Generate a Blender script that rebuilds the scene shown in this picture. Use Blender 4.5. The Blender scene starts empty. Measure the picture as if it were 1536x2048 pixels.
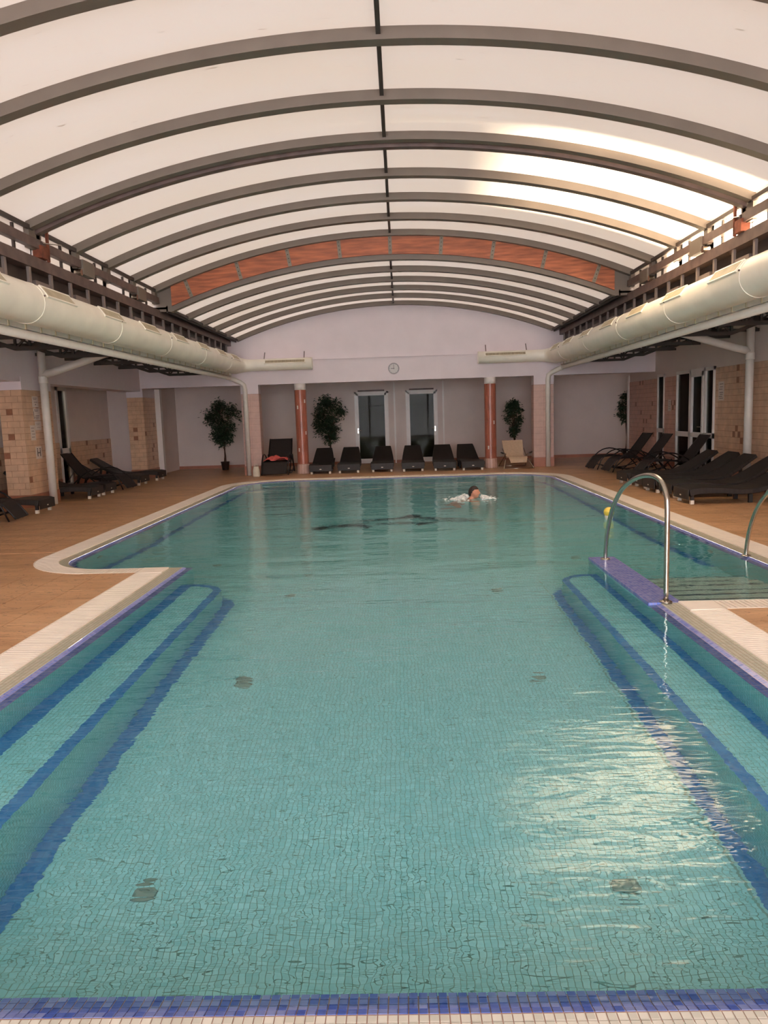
import bpy, bmesh, math, random
from mathutils import Vector, Matrix
from mathutils.geometry import tessellate_polygon
R = random.Random(7)
PI = math.pi
scene = bpy.context.scene
col = scene.collection
# ------------------------------------------------------------------ camera
CAM_H = 1.65
F_PX = 1500.0
cam_d = bpy.data.cameras.new('camera'); cam = bpy.data.objects.new('camera', cam_d); col.objects.link(cam)
cam_d.sensor_fit = 'VERTICAL'; cam_d.sensor_height = 24.0; cam_d.lens = F_PX / 2048.0 * 24.0
cam_d.clip_start = 0.05; cam_d.clip_end = 400
# world axes seen from the camera frame (x right, y up, z back)
_rt = Vector((0.99926448, 0.0289868, 0.02510525)); _fw = Vector((0.02114878, 0.12953629, -0.99134912)); _up = Vector((-0.03198808, 0.9911509, 0.12882797))
rot = Matrix((_rt, _fw, _up))          # rows: world x, y, z in camera coordinates
cam.matrix_world = Matrix.Translation((0, 0, CAM_H)) @ rot.to_4x4()
scene.camera = cam
# ------------------------------------------------------------------ world, sun, exposure
w = bpy.data.worlds.new('overcast_sky'); scene.world = w; w.use_nodes = True
bg = w.node_tree.nodes['Background']; bg.inputs[0].default_value = (0.97, 0.93, 1.0, 1); bg.inputs[1].default_value = 6.4
sd = bpy.data.lights.new('sun', 'SUN'); sun = bpy.data.objects.new('sun', sd); col.objects.link(sun)
sd.energy = 460.0; sd.color = (1.0, 0.90, 0.74); sd.angle = math.radians(1.5)
SUN_EL = math.radians(9)
sun.rotation_euler = Vector((math.cos(SUN_EL), 0.0, math.sin(SUN_EL))).to_track_quat('Z', 'Y').to_euler()
vs = scene.view_settings
vs.view_transform = 'Standard'; vs.look = 'None'; vs.gamma = 1.0; vs.use_curve_mapping = False
vs.exposure = 0.97
cy = scene.cycles
cy.use_denoising = True
cy.max_bounces = 14; cy.diffuse_bounces = 7; cy.transmission_bounces = 10; cy.glossy_bounces = 5; cy.transparent_max_bounces = 10
cy.sample_clamp_indirect = 12.0; cy.blur_glossy = 0.6
# ------------------------------------------------------------------ node materials
def new_mat(name):
    m = bpy.data.materials.new(name); m.use_nodes = True
    nt = m.node_tree; p = nt.nodes['Principled BSDF']
    return m, nt, p
def N(nt, t, **kw):
    n = nt.nodes.new(t)
    for k, v in kw.items(): setattr(n, k, v)
    return n
def srgb(c):
    return tuple(((x / 255) / 12.92 if x / 255 <= .04045 else (((x / 255) + .055) / 1.055) ** 2.4) for x in c) + (1,)
def plain(name, c, rough=.6, metal=0, var=.12, scale=8, bump=0, bscale=60, stretch=(1, 1, 1), spec=.5):
    m, nt, p = new_mat(name); L = nt.links
    p.inputs['Roughness'].default_value = rough; p.inputs['Metallic'].default_value = metal
    p.inputs['Specular IOR Level'].default_value = spec
    tc = N(nt, 'ShaderNodeNewGeometry'); mp = N(nt, 'ShaderNodeMapping'); mp.inputs['Scale'].default_value = stretch
    L.new(tc.outputs['Position'], mp.inputs[0])
    nz = N(nt, 'ShaderNodeTexNoise'); nz.inputs['Scale'].default_value = scale; nz.inputs['Detail'].default_value = 5
    L.new(mp.outputs[0], nz.inputs['Vector'])
    rp = N(nt, 'ShaderNodeValToRGB'); b = srgb(c)
    rp.color_ramp.elements[0].position = .3; rp.color_ramp.elements[1].position = .7
    rp.color_ramp.elements[0].color = tuple(x * (1 - var) for x in b[:3]) + (1,)
    rp.color_ramp.elements[1].color = tuple(min(1, x * (1 + var)) for x in b[:3]) + (1,)
    L.new(nz.outputs['Fac'], rp.inputs[0]); L.new(rp.outputs[0], p.inputs['Base Color'])
    if bump:
        n2 = N(nt, 'ShaderNodeTexNoise'); n2.inputs['Scale'].default_value = bscale; L.new(mp.outputs[0], n2.inputs['Vector'])
        bp = N(nt, 'ShaderNodeBump'); bp.inputs['Strength'].default_value = bump; bp.inputs['Distance'].default_value = .01
        L.new(n2.outputs['Fac'], bp.inputs['Height']); L.new(bp.outputs[0], p.inputs['Normal'])
    return m
TP = 0.0283     # pitch of the pool mosaic
def mosaic(name, ca, cb, axes, grout=None, size=TP, rough=.25, off=(0, 0), gw=.07, big=.0):
    m, nt, p = new_mat(name); L = nt.links
    p.inputs['Roughness'].default_value = rough
    g = N(nt, 'ShaderNodeNewGeometry'); s = N(nt, 'ShaderNodeSeparateXYZ'); L.new(g.outputs['Position'], s.inputs[0])
    cb_ = N(nt, 'ShaderNodeCombineXYZ'); L.new(s.outputs[axes[0]], cb_.inputs[0]); L.new(s.outputs[axes[1]], cb_.inputs[1])
    ad = N(nt, 'ShaderNodeVectorMath', operation='ADD'); ad.inputs[1].default_value = (off[0], off[1], 0); L.new(cb_.outputs[0], ad.inputs[0])
    dv = N(nt, 'ShaderNodeVectorMath', operation='SCALE'); dv.inputs['Scale'].default_value = 1 / size; L.new(ad.outputs[0], dv.inputs[0])
    fl = N(nt, 'ShaderNodeVectorMath', operation='FLOOR'); L.new(dv.outputs[0], fl.inputs[0])
    wn = N(nt, 'ShaderNodeTexWhiteNoise'); wn.noise_dimensions = '2D'; L.new(fl.outputs[0], wn.inputs['Vector'])
    rp = N(nt, 'ShaderNodeMix', data_type='RGBA'); rp.inputs[6].default_value = srgb(ca); rp.inputs[7].default_value = srgb(cb)
    L.new(wn.outputs['Value'], rp.inputs[0]); out = rp.outputs[2]
    if big:   # slow change of glaze tone over the surface
        nb = N(nt, 'ShaderNodeTexNoise'); nb.inputs['Scale'].default_value = 1.3; L.new(g.outputs['Position'], nb.inputs['Vector'])
        mx = N(nt, 'ShaderNodeMix', data_type='RGBA', blend_type='MULTIPLY'); mx.inputs[0].default_value = big
        L.new(out, mx.inputs[6]); L.new(nb.outputs['Fac'], mx.inputs[7]); out = mx.outputs[2]
    if grout:
        fr = N(nt, 'ShaderNodeVectorMath', operation='FRACTION'); L.new(dv.outputs[0], fr.inputs[0])
        sp = N(nt, 'ShaderNodeSeparateXYZ'); L.new(fr.outputs[0], sp.inputs[0])
        a = N(nt, 'ShaderNodeMath', operation='LESS_THAN'); a.inputs[1].default_value = gw * 1.6; L.new(sp.outputs[0], a.inputs[0])
        b = N(nt, 'ShaderNodeMath', operation='LESS_THAN'); b.inputs[1].default_value = gw * 1.6; L.new(sp.outputs[1], b.inputs[0])
        c = N(nt, 'ShaderNodeMath', operation='MAXIMUM'); L.new(a.outputs[0], c.inputs[0]); L.new(b.outputs[0], c.inputs[1])
        mg = N(nt, 'ShaderNodeMix', data_type='RGBA'); mg.inputs[7].default_value = srgb(grout)
        L.new(c.outputs[0], mg.inputs[0]); L.new(out, mg.inputs[6]); out = mg.outputs[2]
    L.new(out, p.inputs['Base Color'])
    return m
def glass(name, tint, ior=1.5):
    m = bpy.data.materials.new(name); m.use_nodes = True; nt = m.node_tree; nt.nodes.clear(); L = nt.links
    o = N(nt, 'ShaderNodeOutputMaterial'); t = N(nt, 'ShaderNodeBsdfTransparent'); t.inputs[0].default_value = tint
    g = N(nt, 'ShaderNodeBsdfGlossy'); g.inputs['Roughness'].default_value = .02
    f = N(nt, 'ShaderNodeFresnel'); f.inputs[0].default_value = ior
    mx = N(nt, 'ShaderNodeMixShader'); L.new(f.outputs[0], mx.inputs[0]); L.new(t.outputs[0], mx.inputs[1]); L.new(g.outputs[0], mx.inputs[2])
    L.new(mx.outputs[0], o.inputs[0]); return m
def panel_mat(name, c, streak=.06):
    m = bpy.data.materials.new(name); m.use_nodes = True; nt = m.node_tree; nt.nodes.clear(); L = nt.links
    o = N(nt, 'ShaderNodeOutputMaterial'); t = N(nt, 'ShaderNodeBsdfTranslucent')
    d = N(nt, 'ShaderNodeBsdfDiffuse'); d.inputs[0].default_value = (.82, .79, .77, 1)
    g = N(nt, 'ShaderNodeNewGeometry'); mp = N(nt, 'ShaderNodeMapping'); mp.inputs['Scale'].default_value = (.35, 1.6, .35); L.new(g.outputs['Position'], mp.inputs[0])
    nz = N(nt, 'ShaderNodeTexNoise'); nz.inputs['Scale'].default_value = 1.0; nz.inputs['Detail'].default_value = 4; L.new(mp.outputs[0], nz.inputs['Vector'])
    rp = N(nt, 'ShaderNodeValToRGB'); b = c
    rp.color_ramp.elements[0].position = .35; rp.color_ramp.elements[1].position = .65
    rp.color_ramp.elements[0].color = (b[0] * (1 - streak * .5), b[1] * (1 - streak), b[2] * (1 - 2 * streak), 1); rp.color_ramp.elements[1].color = (b[0], b[1], b[2], 1)
    L.new(nz.outputs['Fac'], rp.inputs[0])
    # specks of dirt lying on the sheet
    mp2 = N(nt, 'ShaderNodeMapping'); mp2.inputs['Scale'].default_value = (2.2, 9, 2.2); L.new(g.outputs['Position'], mp2.inputs[0])
    n2 = N(nt, 'ShaderNodeTexNoise'); n2.inputs['Scale'].default_value = 2.2; n2.inputs['Detail'].default_value = 2; L.new(mp2.outputs[0], n2.inputs['Vector'])
    r2 = N(nt, 'ShaderNodeValToRGB'); r2.color_ramp.elements[0].position = .24; r2.color_ramp.elements[1].position = .30
    r2.color_ramp.elements[0].color = (.6, .55, .5, 1); r2.color_ramp.elements[1].color = (1, 1, 1, 1)
    L.new(n2.outputs['Fac'], r2.inputs[0])
    ml = N(nt, 'ShaderNodeMix', data_type='RGBA', blend_type='MULTIPLY'); ml.inputs[0].default_value = 1
    L.new(rp.outputs[0], ml.inputs[6]); L.new(r2.outputs[0], ml.inputs[7]); L.new(ml.outputs[2], t.inputs[0])
    mx = N(nt, 'ShaderNodeMixShader'); mx.inputs[0].default_value = .5
    L.new(t.outputs[0], mx.inputs[1]); L.new(d.outputs[0], mx.inputs[2]); L.new(mx.outputs[0], o.inputs[0]); return m
def water_mat():
    m = bpy.data.materials.new('water'); m.use_nodes = True; nt = m.node_tree; nt.nodes.clear(); L = nt.links
    o = N(nt, 'ShaderNodeOutputMaterial')
    gl = N(nt, 'ShaderNodeBsdfGlass'); gl.inputs['IOR'].default_value = 1.333; gl.inputs['Roughness'].default_value = 0.0
    gl.inputs[0].default_value = (.93, 1, .985, 1)
    g = N(nt, 'ShaderNodeNewGeometry')
    def noise(sc, st, det, rough=.5):
        mp = N(nt, 'ShaderNodeMapping'); mp.inputs['Scale'].default_value = st; L.new(g.outputs['Position'], mp.inputs[0])
        n = N(nt, 'ShaderNodeTexNoise'); n.inputs['Scale'].default_value = sc; n.inputs['Detail'].default_value = det; n.inputs['Roughness'].default_value = rough
        n.inputs['Distortion'].default_value = .6
        L.new(mp.outputs[0], n.inputs['Vector']); return n.outputs['Fac']
    a = noise(6.5, (.55, 1.0, 1), 2)          # small ripples
    b = noise(1.5, (.35, 1.0, 1), 1)          # long swell
    # rings running out from the swimmer
    sub = N(nt, 'ShaderNodeVectorMath', operation='SUBTRACT'); sub.inputs[1].default_value = (1.0, 14.6, 0); L.new(g.outputs['Position'], sub.inputs[0])
    ln = N(nt, 'ShaderNodeVectorMath', operation='LENGTH'); L.new(sub.outputs[0], ln.inputs[0])
    nzr = noise(.8, (1, 1, 1), 1)
    m0 = N(nt, 'ShaderNodeMath', operation='MULTIPLY_ADD'); m0.inputs[1].default_value = 7.0; L.new(ln.outputs['Value'], m0.inputs[0])
    mz = N(nt, 'ShaderNodeMath', operation='MULTIPLY'); mz.inputs[1].default_value = 14.0; L.new(nzr, mz.inputs[0]); L.new(mz.outputs[0], m0.inputs[2])
    sn = N(nt, 'ShaderNodeMath', operation='SINE'); L.new(m0.outputs[0], sn.inputs[0])
    fo = N(nt, 'ShaderNodeMapRange'); fo.inputs[1].default_value = .5; fo.inputs[2].default_value = 7.5; fo.inputs[3].default_value = .16; fo.inputs[4].default_value = 0.0
    L.new(ln.outputs['Value'], fo.inputs[0])
    sw = N(nt, 'ShaderNodeMath', operation='MULTIPLY'); L.new(sn.outputs[0], sw.inputs[0]); L.new(fo.outputs[0], sw.inputs[1])
    s1 = N(nt, 'ShaderNodeMath', operation='MULTIPLY_ADD'); s1.inputs[1].default_value = 1.9; L.new(b, s1.inputs[0])
    s0 = N(nt, 'ShaderNodeMath', operation='MULTIPLY'); s0.inputs[1].default_value = .48; L.new(a, s0.inputs[0]); L.new(s0.outputs[0], s1.inputs[2])
    s2 = N(nt, 'ShaderNodeMath', operation='ADD'); L.new(s1.outputs[0], s2.inputs[0]); L.new(sw.outputs[0], s2.inputs[1])
    c = noise(20, (.20, 1.0, 1), 1)           # fine cross ripples
    s3 = N(nt, 'ShaderNodeMath', operation='MULTIPLY_ADD'); s3.inputs[1].default_value = .23; L.new(c, s3.inputs[0]); L.new(s2.outputs[0], s3.inputs[2])
    bp = N(nt, 'ShaderNodeBump'); bp.inputs['Strength'].default_value = 1.0; bp.inputs['Distance'].default_value = .011
    L.new(s3.outputs[0], bp.inputs['Height']); L.new(bp.outputs[0], gl.inputs['Normal'])
    L.new(gl.outputs[0], o.inputs[0]); return m
def wicker_mat(name, c):
    m, nt, p = new_mat(name); L = nt.links
    p.inputs['Roughness'].default_value = .55
    tc = N(nt, 'ShaderNodeTexCoord')
    ck = N(nt, 'ShaderNodeTexBrick'); ck.inputs['Scale'].default_value = 32; ck.inputs['Mortar Size'].default_value = .03
    b = srgb(c)
    ck.inputs['Color1'].default_value = b; ck.inputs['Color2'].default_value = tuple(x * .7 for x in b[:3]) + (1,); ck.inputs['Mortar'].default_value = tuple(x * .35 for x in b[:3]) + (1,)
    L.new(tc.outputs['Object'], ck.inputs['Vector']); L.new(ck.outputs['Color'], p.inputs['Base Color'])
    bp = N(nt, 'ShaderNodeBump'); bp.inputs['Strength'].default_value = .5; bp.inputs['Distance'].default_value = .004
    L.new(ck.outputs['Fac'], bp.inputs['Height']); L.new(bp.outputs[0], p.inputs['Normal']); return m
def deck_mat(name, ca, cb, cc):
    m, nt, p = new_mat(name); L = nt.links
    p.inputs['Roughness'].default_value = .42
    g = N(nt, 'ShaderNodeNewGeometry'); mp = N(nt, 'ShaderNodeMapping'); mp.inputs['Scale'].default_value = (.55, 1.7, 1); L.new(g.outputs['Position'], mp.inputs[0])
    n1 = N(nt, 'ShaderNodeTexNoise'); n1.inputs['Scale'].default_value = 1.6; n1.inputs['Detail'].default_value = 8; n1.inputs['Distortion'].default_value = 1.2; L.new(mp.outputs[0], n1.inputs['Vector'])
    rp = N(nt, 'ShaderNodeValToRGB'); e = rp.color_ramp.elements
    e[0].position = .32; e[0].color = srgb(cb); e[1].position = .62; e[1].color = srgb(ca)
    L.new(n1.outputs['Fac'], rp.inputs[0])
    n2 = N(nt, 'ShaderNodeTexNoise'); n2.inputs['Scale'].default_value = 3.2; n2.inputs['Detail'].default_value = 6; n2.inputs['Distortion'].default_value = 2.5; L.new(mp.outputs[0], n2.inputs['Vector'])
    r2 = N(nt, 'ShaderNodeValToRGB'); f = r2.color_ramp.elements
    f[0].position = .485; f[0].color = (0, 0, 0, 1); f[1].position = .50; f[1].color = (1, 1, 1, 1)
    k = r2.color_ramp.elements.new(.515); k.color = (0, 0, 0, 1)
    L.new(n2.outputs['Fac'], r2.inputs[0])
    ms = N(nt, 'ShaderNodeMath', operation='MULTIPLY'); ms.inputs[1].default_value = .8; L.new(r2.outputs[0], ms.inputs[0])
    mx = N(nt, 'ShaderNodeMix', data_type='RGBA'); mx.inputs[7].default_value = srgb(cc); L.new(ms.outputs[0], mx.inputs[0]); L.new(rp.outputs[0], mx.inputs[6])
    L.new(mx.outputs[2], p.inputs['Base Color'])
    bp = N(nt, 'ShaderNodeBump'); bp.inputs['Strength'].default_value = .35; bp.inputs['Distance'].default_value = .006
    L.new(n1.outputs['Fac'], bp.inputs['Height']); L.new(bp.outputs[0], p.inputs['Normal']); return m
M = {}
M['deck'] = deck_mat('deck_stone', (218, 172, 128), (192, 146, 104), (122, 86, 60))
M['deck_joint'] = plain('deck_joint', (120, 86, 60), .8)
M['white_wall'] = plain('white_plaster', (230, 219, 222), .85, var=.03, scale=2, bump=.05)
M['aisle_wall'] = plain('aisle_plaster', (224, 210, 202), .85, var=.03, scale=2, bump=.05)
M['ceil'] = plain('aisle_ceiling', (190, 180, 170), .9, var=.03)
M['frame_steel'] = plain('painted_steel', (112, 101, 90), .45, var=.08, scale=3, bump=.03)
M['dark_steel'] = plain('dark_steel', (62, 52, 48), .55, var=.15, scale=5)
M['rail_steel'] = plain('rusty_rail_steel', (98, 80, 74), .5, var=.25, scale=6)
M['rust'] = plain('rust', (120, 62, 40), .8, var=.3, scale=12)
M['bracket'] = plain('bracket_steel', (128, 116, 110), .5, var=.12, scale=5)
M['truss'] = plain('truss_steel', (50, 44, 38), .6, var=.15, scale=5)
M['duct'] = plain('duct_paint', (244, 238, 222), .38, var=.05, scale=2.5)
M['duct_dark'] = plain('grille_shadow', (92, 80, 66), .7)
M['grille'] = plain('grille_metal', (196, 182, 150), .5)
M['pipe'] = plain('drain_pipe_plastic', (218, 212, 202), .35, var=.04)
M['wood'] = plain('varnished_wood', (164, 90, 54), .45, var=.4, scale=4, stretch=(.6, 3, 6), bump=.08, bscale=20)
M['plate'] = plain('galvanised_plate', (122, 112, 98), .45, metal=.4, var=.2, scale=10)
M['bolt'] = plain('bolt_head', (58, 52, 46), .5, metal=.5)
M['panel'] = panel_mat('milky_polycarbonate', (.102, .0855, .070))
M['fascia'] = panel_mat('fascia_polycarbonate', (.15, .13, .11), .1)
M['water'] = water_mat()
GR = (126, 176, 172)
TQ = ((166, 232, 238), (148, 220, 226))
M['mos_floor'] = mosaic('mosaic_turquoise_floor', TQ[0], TQ[1], (0, 1), GR)
M['mos_tile'] = mosaic('mosaic_turquoise_loose', TQ[0], TQ[1], (0, 1), None, off=(1.785, 0))
M['grout'] = plain('pool_grout', GR, .8, var=.05)
M['mos_yz'] = mosaic('mosaic_turquoise_wall_side', TQ[0], TQ[1], (1, 2), GR)
M['mos_xz'] = mosaic('mosaic_turquoise_wall_end', TQ[0], TQ[1], (0, 2), GR)
BL = ((90, 110, 186), (132, 142, 200)); BG = (160, 142, 160)
M['blue_xy'] = mosaic('mosaic_blue_flat', BL[0], BL[1], (0, 1), BG)
M['blue_deep'] = mosaic('mosaic_blue_band', (56, 128, 196), (84, 154, 212), (0, 1), (80, 140, 196))
M['blue_tile'] = mosaic('mosaic_blue_loose', (66, 94, 176), (138, 150, 198), (0, 1), None, rough=.15)
M['coping'] = mosaic('mosaic_beige_flat', (206, 200, 178), (188, 188, 166), (0, 1), (158, 132, 112))
M['coping_tile'] = mosaic('mosaic_beige_loose', (198, 190, 174), (176, 170, 154), (0, 1), None, rough=.2)
M['coping_grout'] = plain('coping_grout', (166, 132, 116), .85, var=.1, scale=30)
M['grate'] = plain('grating_plastic', (246, 232, 214), .5, var=.04)
M['grate_void'] = plain('gutter_channel', (110, 84, 66), .9)
M['walltile'] = plain('wall_tile_sand', (212, 174, 142), .35, var=.14, scale=5)
M['walltile2'] = plain('wall_tile_rose', (206, 158, 136), .35, var=.12, scale=5)
M['accent'] = plain('wall_tile_brown', (146, 96, 70), .4, var=.15)
M['wallgrout'] = plain('wall_tile_joint', (168, 130, 102), .85)
M['skirt'] = plain('skirting_tile', (176, 116, 92), .4, var=.1)
M['pinktile'] = plain('pillar_tile_pink', (206, 172, 158), .4, var=.08)
M['terracotta'] = plain('column_tile_terracotta', (172, 102, 82), .3, var=.16, scale=9, stretch=(1, 1, .35))
M['white_paint'] = plain('white_lacquer', (232, 226, 220), .4, var=.03)
M['door_glass'] = glass('window_glass', (.62, .64, .58, 1), 1.14)
M['clear_glass'] = glass('end_glazing', (.95, .96, .95, 1))
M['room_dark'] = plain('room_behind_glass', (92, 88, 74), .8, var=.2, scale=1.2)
M['steel'] = plain('brushed_steel', (190, 182, 170), .22, metal=1, var=.08, scale=20)
M['wicker'] = wicker_mat('dark_wicker', (52, 46, 42))
M['sling'] = plain('dark_sling_fabric', (44, 36, 33), .7, var=.15, scale=30)
M['tube'] = plain('dark_tube', (34, 28, 26), .35, metal=.3)
M['beige'] = plain('beige_canvas', (206, 176, 146), .8, var=.08, scale=20)
M['foot_white'] = plain('white_foot', (226, 214, 196), .4)
M['leaf'] = plain('ficus_leaf', (40, 66, 40), .5, var=.35, scale=14)
M['bark'] = plain('ficus_bark', (78, 54, 40), .8, var=.3, scale=30)
M['pot'] = plain('dark_pot', (54, 40, 34), .5)
M['soil'] = plain('potting_soil', (44, 34, 26), .9)
M['towel_red'] = plain('red_towel', (236, 100, 92), .9, var=.45, scale=7)
M['pale_cloth'] = plain('pale_cloth', (214, 206, 186), .9, var=.06)
M['skin'] = plain('skin', (206, 142, 116), .5, var=.08, scale=12)
M['hair'] = plain('dark_hair', (44, 32, 26), .6, var=.3, scale=60)
M['foam'] = plain('white_foam', (238, 240, 238), .3, var=.02)
M['yellow'] = plain('yellow_plastic', (238, 204, 84), .35, var=.05)
M['clock_face'] = plain('clock_face', (206, 202, 200), .5, var=.02)
M['clock_rim'] = plain('clock_rim', (138, 132, 132), .35)
M['ink'] = plain('ink', (60, 52, 50), .7)
M['grey_ink'] = plain('grey_ink', (130, 118, 112), .7)
M['paper'] = plain('paper', (220, 206, 196), .8, var=.02)
M['fixture'] = plain('pool_fixture', (128, 158, 150), .3, var=.1)
M['fixture_dark'] = plain('pool_fixture_dark', (74, 100, 98), .5)
M['step_tile'] = mosaic('mosaic_step_pale', (222, 238, 230), (206, 228, 218), (0, 1), (170, 196, 188))
M['nosing'] = plain('step_nosing', (66, 96, 110), .5)
M['pinkgrout'] = plain('pillar_tile_joint', (184, 150, 136), .8)
M['dolphin'] = mosaic('mosaic_dark_picture', (26, 52, 66), (40, 76, 88), (0, 1), (70, 110, 110))
M['facade'] = plain('outer_render', (190, 176, 160), .9)
# ------------------------------------------------------------------ mesh helpers
class MB:
    def __init__(s): s.v = []; s.f = []
    def quad(s, a, b, c, d):
        i = len(s.v); s.v += [tuple(a), tuple(b), tuple(c), tuple(d)]; s.f.append((i, i + 1, i + 2, i + 3)); return s
    def box(s, x0, x1, y0, y1, z0, z1):
        i = len(s.v); s.v += [(x, y, z) for z in (z0, z1) for y in (y0, y1) for x in (x0, x1)]
        for f in ((0, 2, 3, 1), (4, 5, 7, 6), (0, 1, 5, 4), (2, 6, 7, 3), (0, 4, 6, 2), (1, 3, 7, 5)): s.f.append(tuple(i + k for k in f))
        return s
    def bar(s, p, q, wd, ht, up=(0, 0, 1)):      # square bar between two points
        p = Vector(p); q = Vector(q); d = (q - p).normalized(); u = Vector(up)
        if abs(d.dot(u)) > .98: u = Vector((0, 1, 0))
        sx = d.cross(u).normalized() * wd / 2; sz = sx.cross(d).normalized() * ht / 2
        i = len(s.v)
        for c in (p, q):
            for a, b in ((-1, -1), (1, -1), (1, 1), (-1, 1)): s.v.append(tuple(c + sx * a + sz * b))
        for f in ((0, 3, 2, 1), (4, 5, 6, 7), (0, 1, 5, 4), (1, 2, 6, 5), (2, 3, 7, 6), (3, 0, 4, 7)): s.f.append(tuple(i + k for k in f))
        return s
    def tube(s, pts, r, n=10, cap=True):
        P = [Vector(p) for p in pts]; rr = r if isinstance(r, (list, tuple)) else [r] * len(P)
        i0 = len(s.v); up = None
        for k, p in enumerate(P):
            d = (P[min(k + 1, len(P) - 1)] - P[max(k - 1, 0)]).normalized()
            if up is None: up = Vector((0, 0, 1)) if abs(d.z) < .9 else Vector((0, 1, 0))
            a = d.cross(up).normalized(); up = a.cross(d).normalized()
            for j in range(n):
                t = 2 * PI * j / n; s.v.append(tuple(p + (a * math.cos(t) + up * math.sin(t)) * rr[k]))
        for k in range(len(P) - 1):
            for j in range(n):
                a = i0 + k * n + j; b = i0 + k * n + (j + 1) % n; s.f.append((a, a + n, b + n, b))
        if cap:
            s.f.append(tuple(i0 + j for j in range(n))); s.f.append(tuple(i0 + (len(P) - 1) * n + j for j in reversed(range(n))))
        return s
    def lathe(s, prof, c=(0, 0, 0), n=24, cap=True):   # prof: (r, z)
        i0 = len(s.v)
        for r, z in prof:
            for j in range(n):
                t = 2 * PI * j / n; s.v.append((c[0] + r * math.cos(t), c[1] + r * math.sin(t), c[2] + z))
        for k in range(len(prof) - 1):
            for j in range(n):
                a = i0 + k * n + j; b = i0 + k * n + (j + 1) % n; s.f.append((a, b, b + n, a + n))
        if cap:
            s.f.append(tuple(i0 + j for j in reversed(range(n)))); s.f.append(tuple(i0 + (len(prof) - 1) * n + j for j in range(n)))
        return s
    def prism(s, poly, h0, h1, plane='xy'):     # convex or simple polygon extruded
        def P(a, b, h): return (a, b, h) if plane == 'xy' else ((a, h, b) if plane == 'xz' else (h, a, b))
        i = len(s.v); n = len(poly)
        s.v += [P(a, b, h0) for a, b in poly] + [P(a, b, h1) for a, b in poly]
        tri = tessellate_polygon([[Vector((a, b, 0)) for a, b in poly]])
        for t in tri: s.f.append(tuple(i + k for k in t)); s.f.append(tuple(i + n + k for k in reversed(t)))
        for k in range(n): s.f.append((i + k, i + (k + 1) % n, i + n + (k + 1) % n, i + n + k))
        return s
    def slab(s, prof, w0, w1, th, axis='y'):    # thick sheet: prof of (x, z, half width), thickness below
        return s
    def build(s, name, mat, parent=None, smooth=False, bevel=0, normals=True, keep_world=False):
        me = bpy.data.meshes.new(name)
        if parent is not None: off = Vector(parent_loc(parent))
        elif keep_world: off = Vector((0, 0, 0))
        else:
            xs = [v[0] for v in s.v]; ys = [v[1] for v in s.v]; zs = [v[2] for v in s.v]
            off = Vector(((min(xs) + max(xs)) / 2, (min(ys) + max(ys)) / 2, min(zs)))
        me.from_pydata([tuple(Vector(v) - off) for v in s.v], [], s.f)
        if normals:
            bm = bmesh.new(); bm.from_mesh(me); bmesh.ops.recalc_face_normals(bm, faces=bm.faces); bm.to_mesh(me); bm.free()
        if smooth:
            for p in me.polygons: p.use_smooth = True
        me.materials.append(mat if not isinstance(mat, str) else M[mat])
        o = bpy.data.objects.new(name, me); col.objects.link(o)
        if parent is not None: o.parent = parent
        else: o.location = off
        if bevel:
            b = o.modifiers.new('edge', 'BEVEL'); b.width = bevel; b.segments = 2; b.limit_method = 'ANGLE'
        return o
def parent_loc(p):
    v = Vector((0, 0, 0))
    while p is not None: v += p.location; p = p.parent
    return v
def tag(o, label=None, cat=None, group=None, kind=None):
    if label: o['label'] = label
    if cat: o['category'] = cat
    if group: o['group'] = group
    if kind: o['kind'] = kind
    return o
def thing(name, loc, label, cat, group=None, kind=None):
    o = bpy.data.objects.new(name, None); col.objects.link(o); o.location = loc; o.empty_display_size = .1
    return tag(o, label, cat, group, kind)
def struct(o, label=None): o['kind'] = 'structure'; 
def mkstruct(mb, name, mat, label=None, cat=None, **kw):
    o = mb.build(name, mat, **kw); o['kind'] = 'structure'
    if label: o['label'] = label
    if cat: o['category'] = cat
    return o
KIDS = {}
def copy_tree(o, parent=None):
    c = o.copy(); col.objects.link(c); c.parent = parent
    for ch in [x for x in list(o.children)]: copy_tree(ch, c)
    return c
def place(proto, first, loc, rz, label, group=None):
    o = proto if first else copy_tree(proto)
    o.location = loc; o.rotation_euler = (0, 0, rz); o['label'] = label
    if group: o['group'] = group
    return o
def inst(name, me, loc, parent, rot=None, scl=None):
    o = bpy.data.objects.new(name, me); col.objects.link(o); o.parent = parent
    o.location = Vector(loc) - parent_loc(parent)
    if rot: o.rotation_euler = rot
    if scl: o.scale = scl
    return o
def raw_mesh(mb, name, mat, smooth=False):
    me = bpy.data.meshes.new(name); me.from_pydata(mb.v, [], mb.f); me.materials.append(M[mat])
    bm = bmesh.new(); bm.from_mesh(me); bmesh.ops.recalc_face_normals(bm, faces=bm.faces); bm.to_mesh(me); bm.free()
    if smooth:
        for p in me.polygons: p.use_smooth = True
    return me
XC = -0.10          # axis of the hall
DZ = 0.03           # deck level over the water
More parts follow.
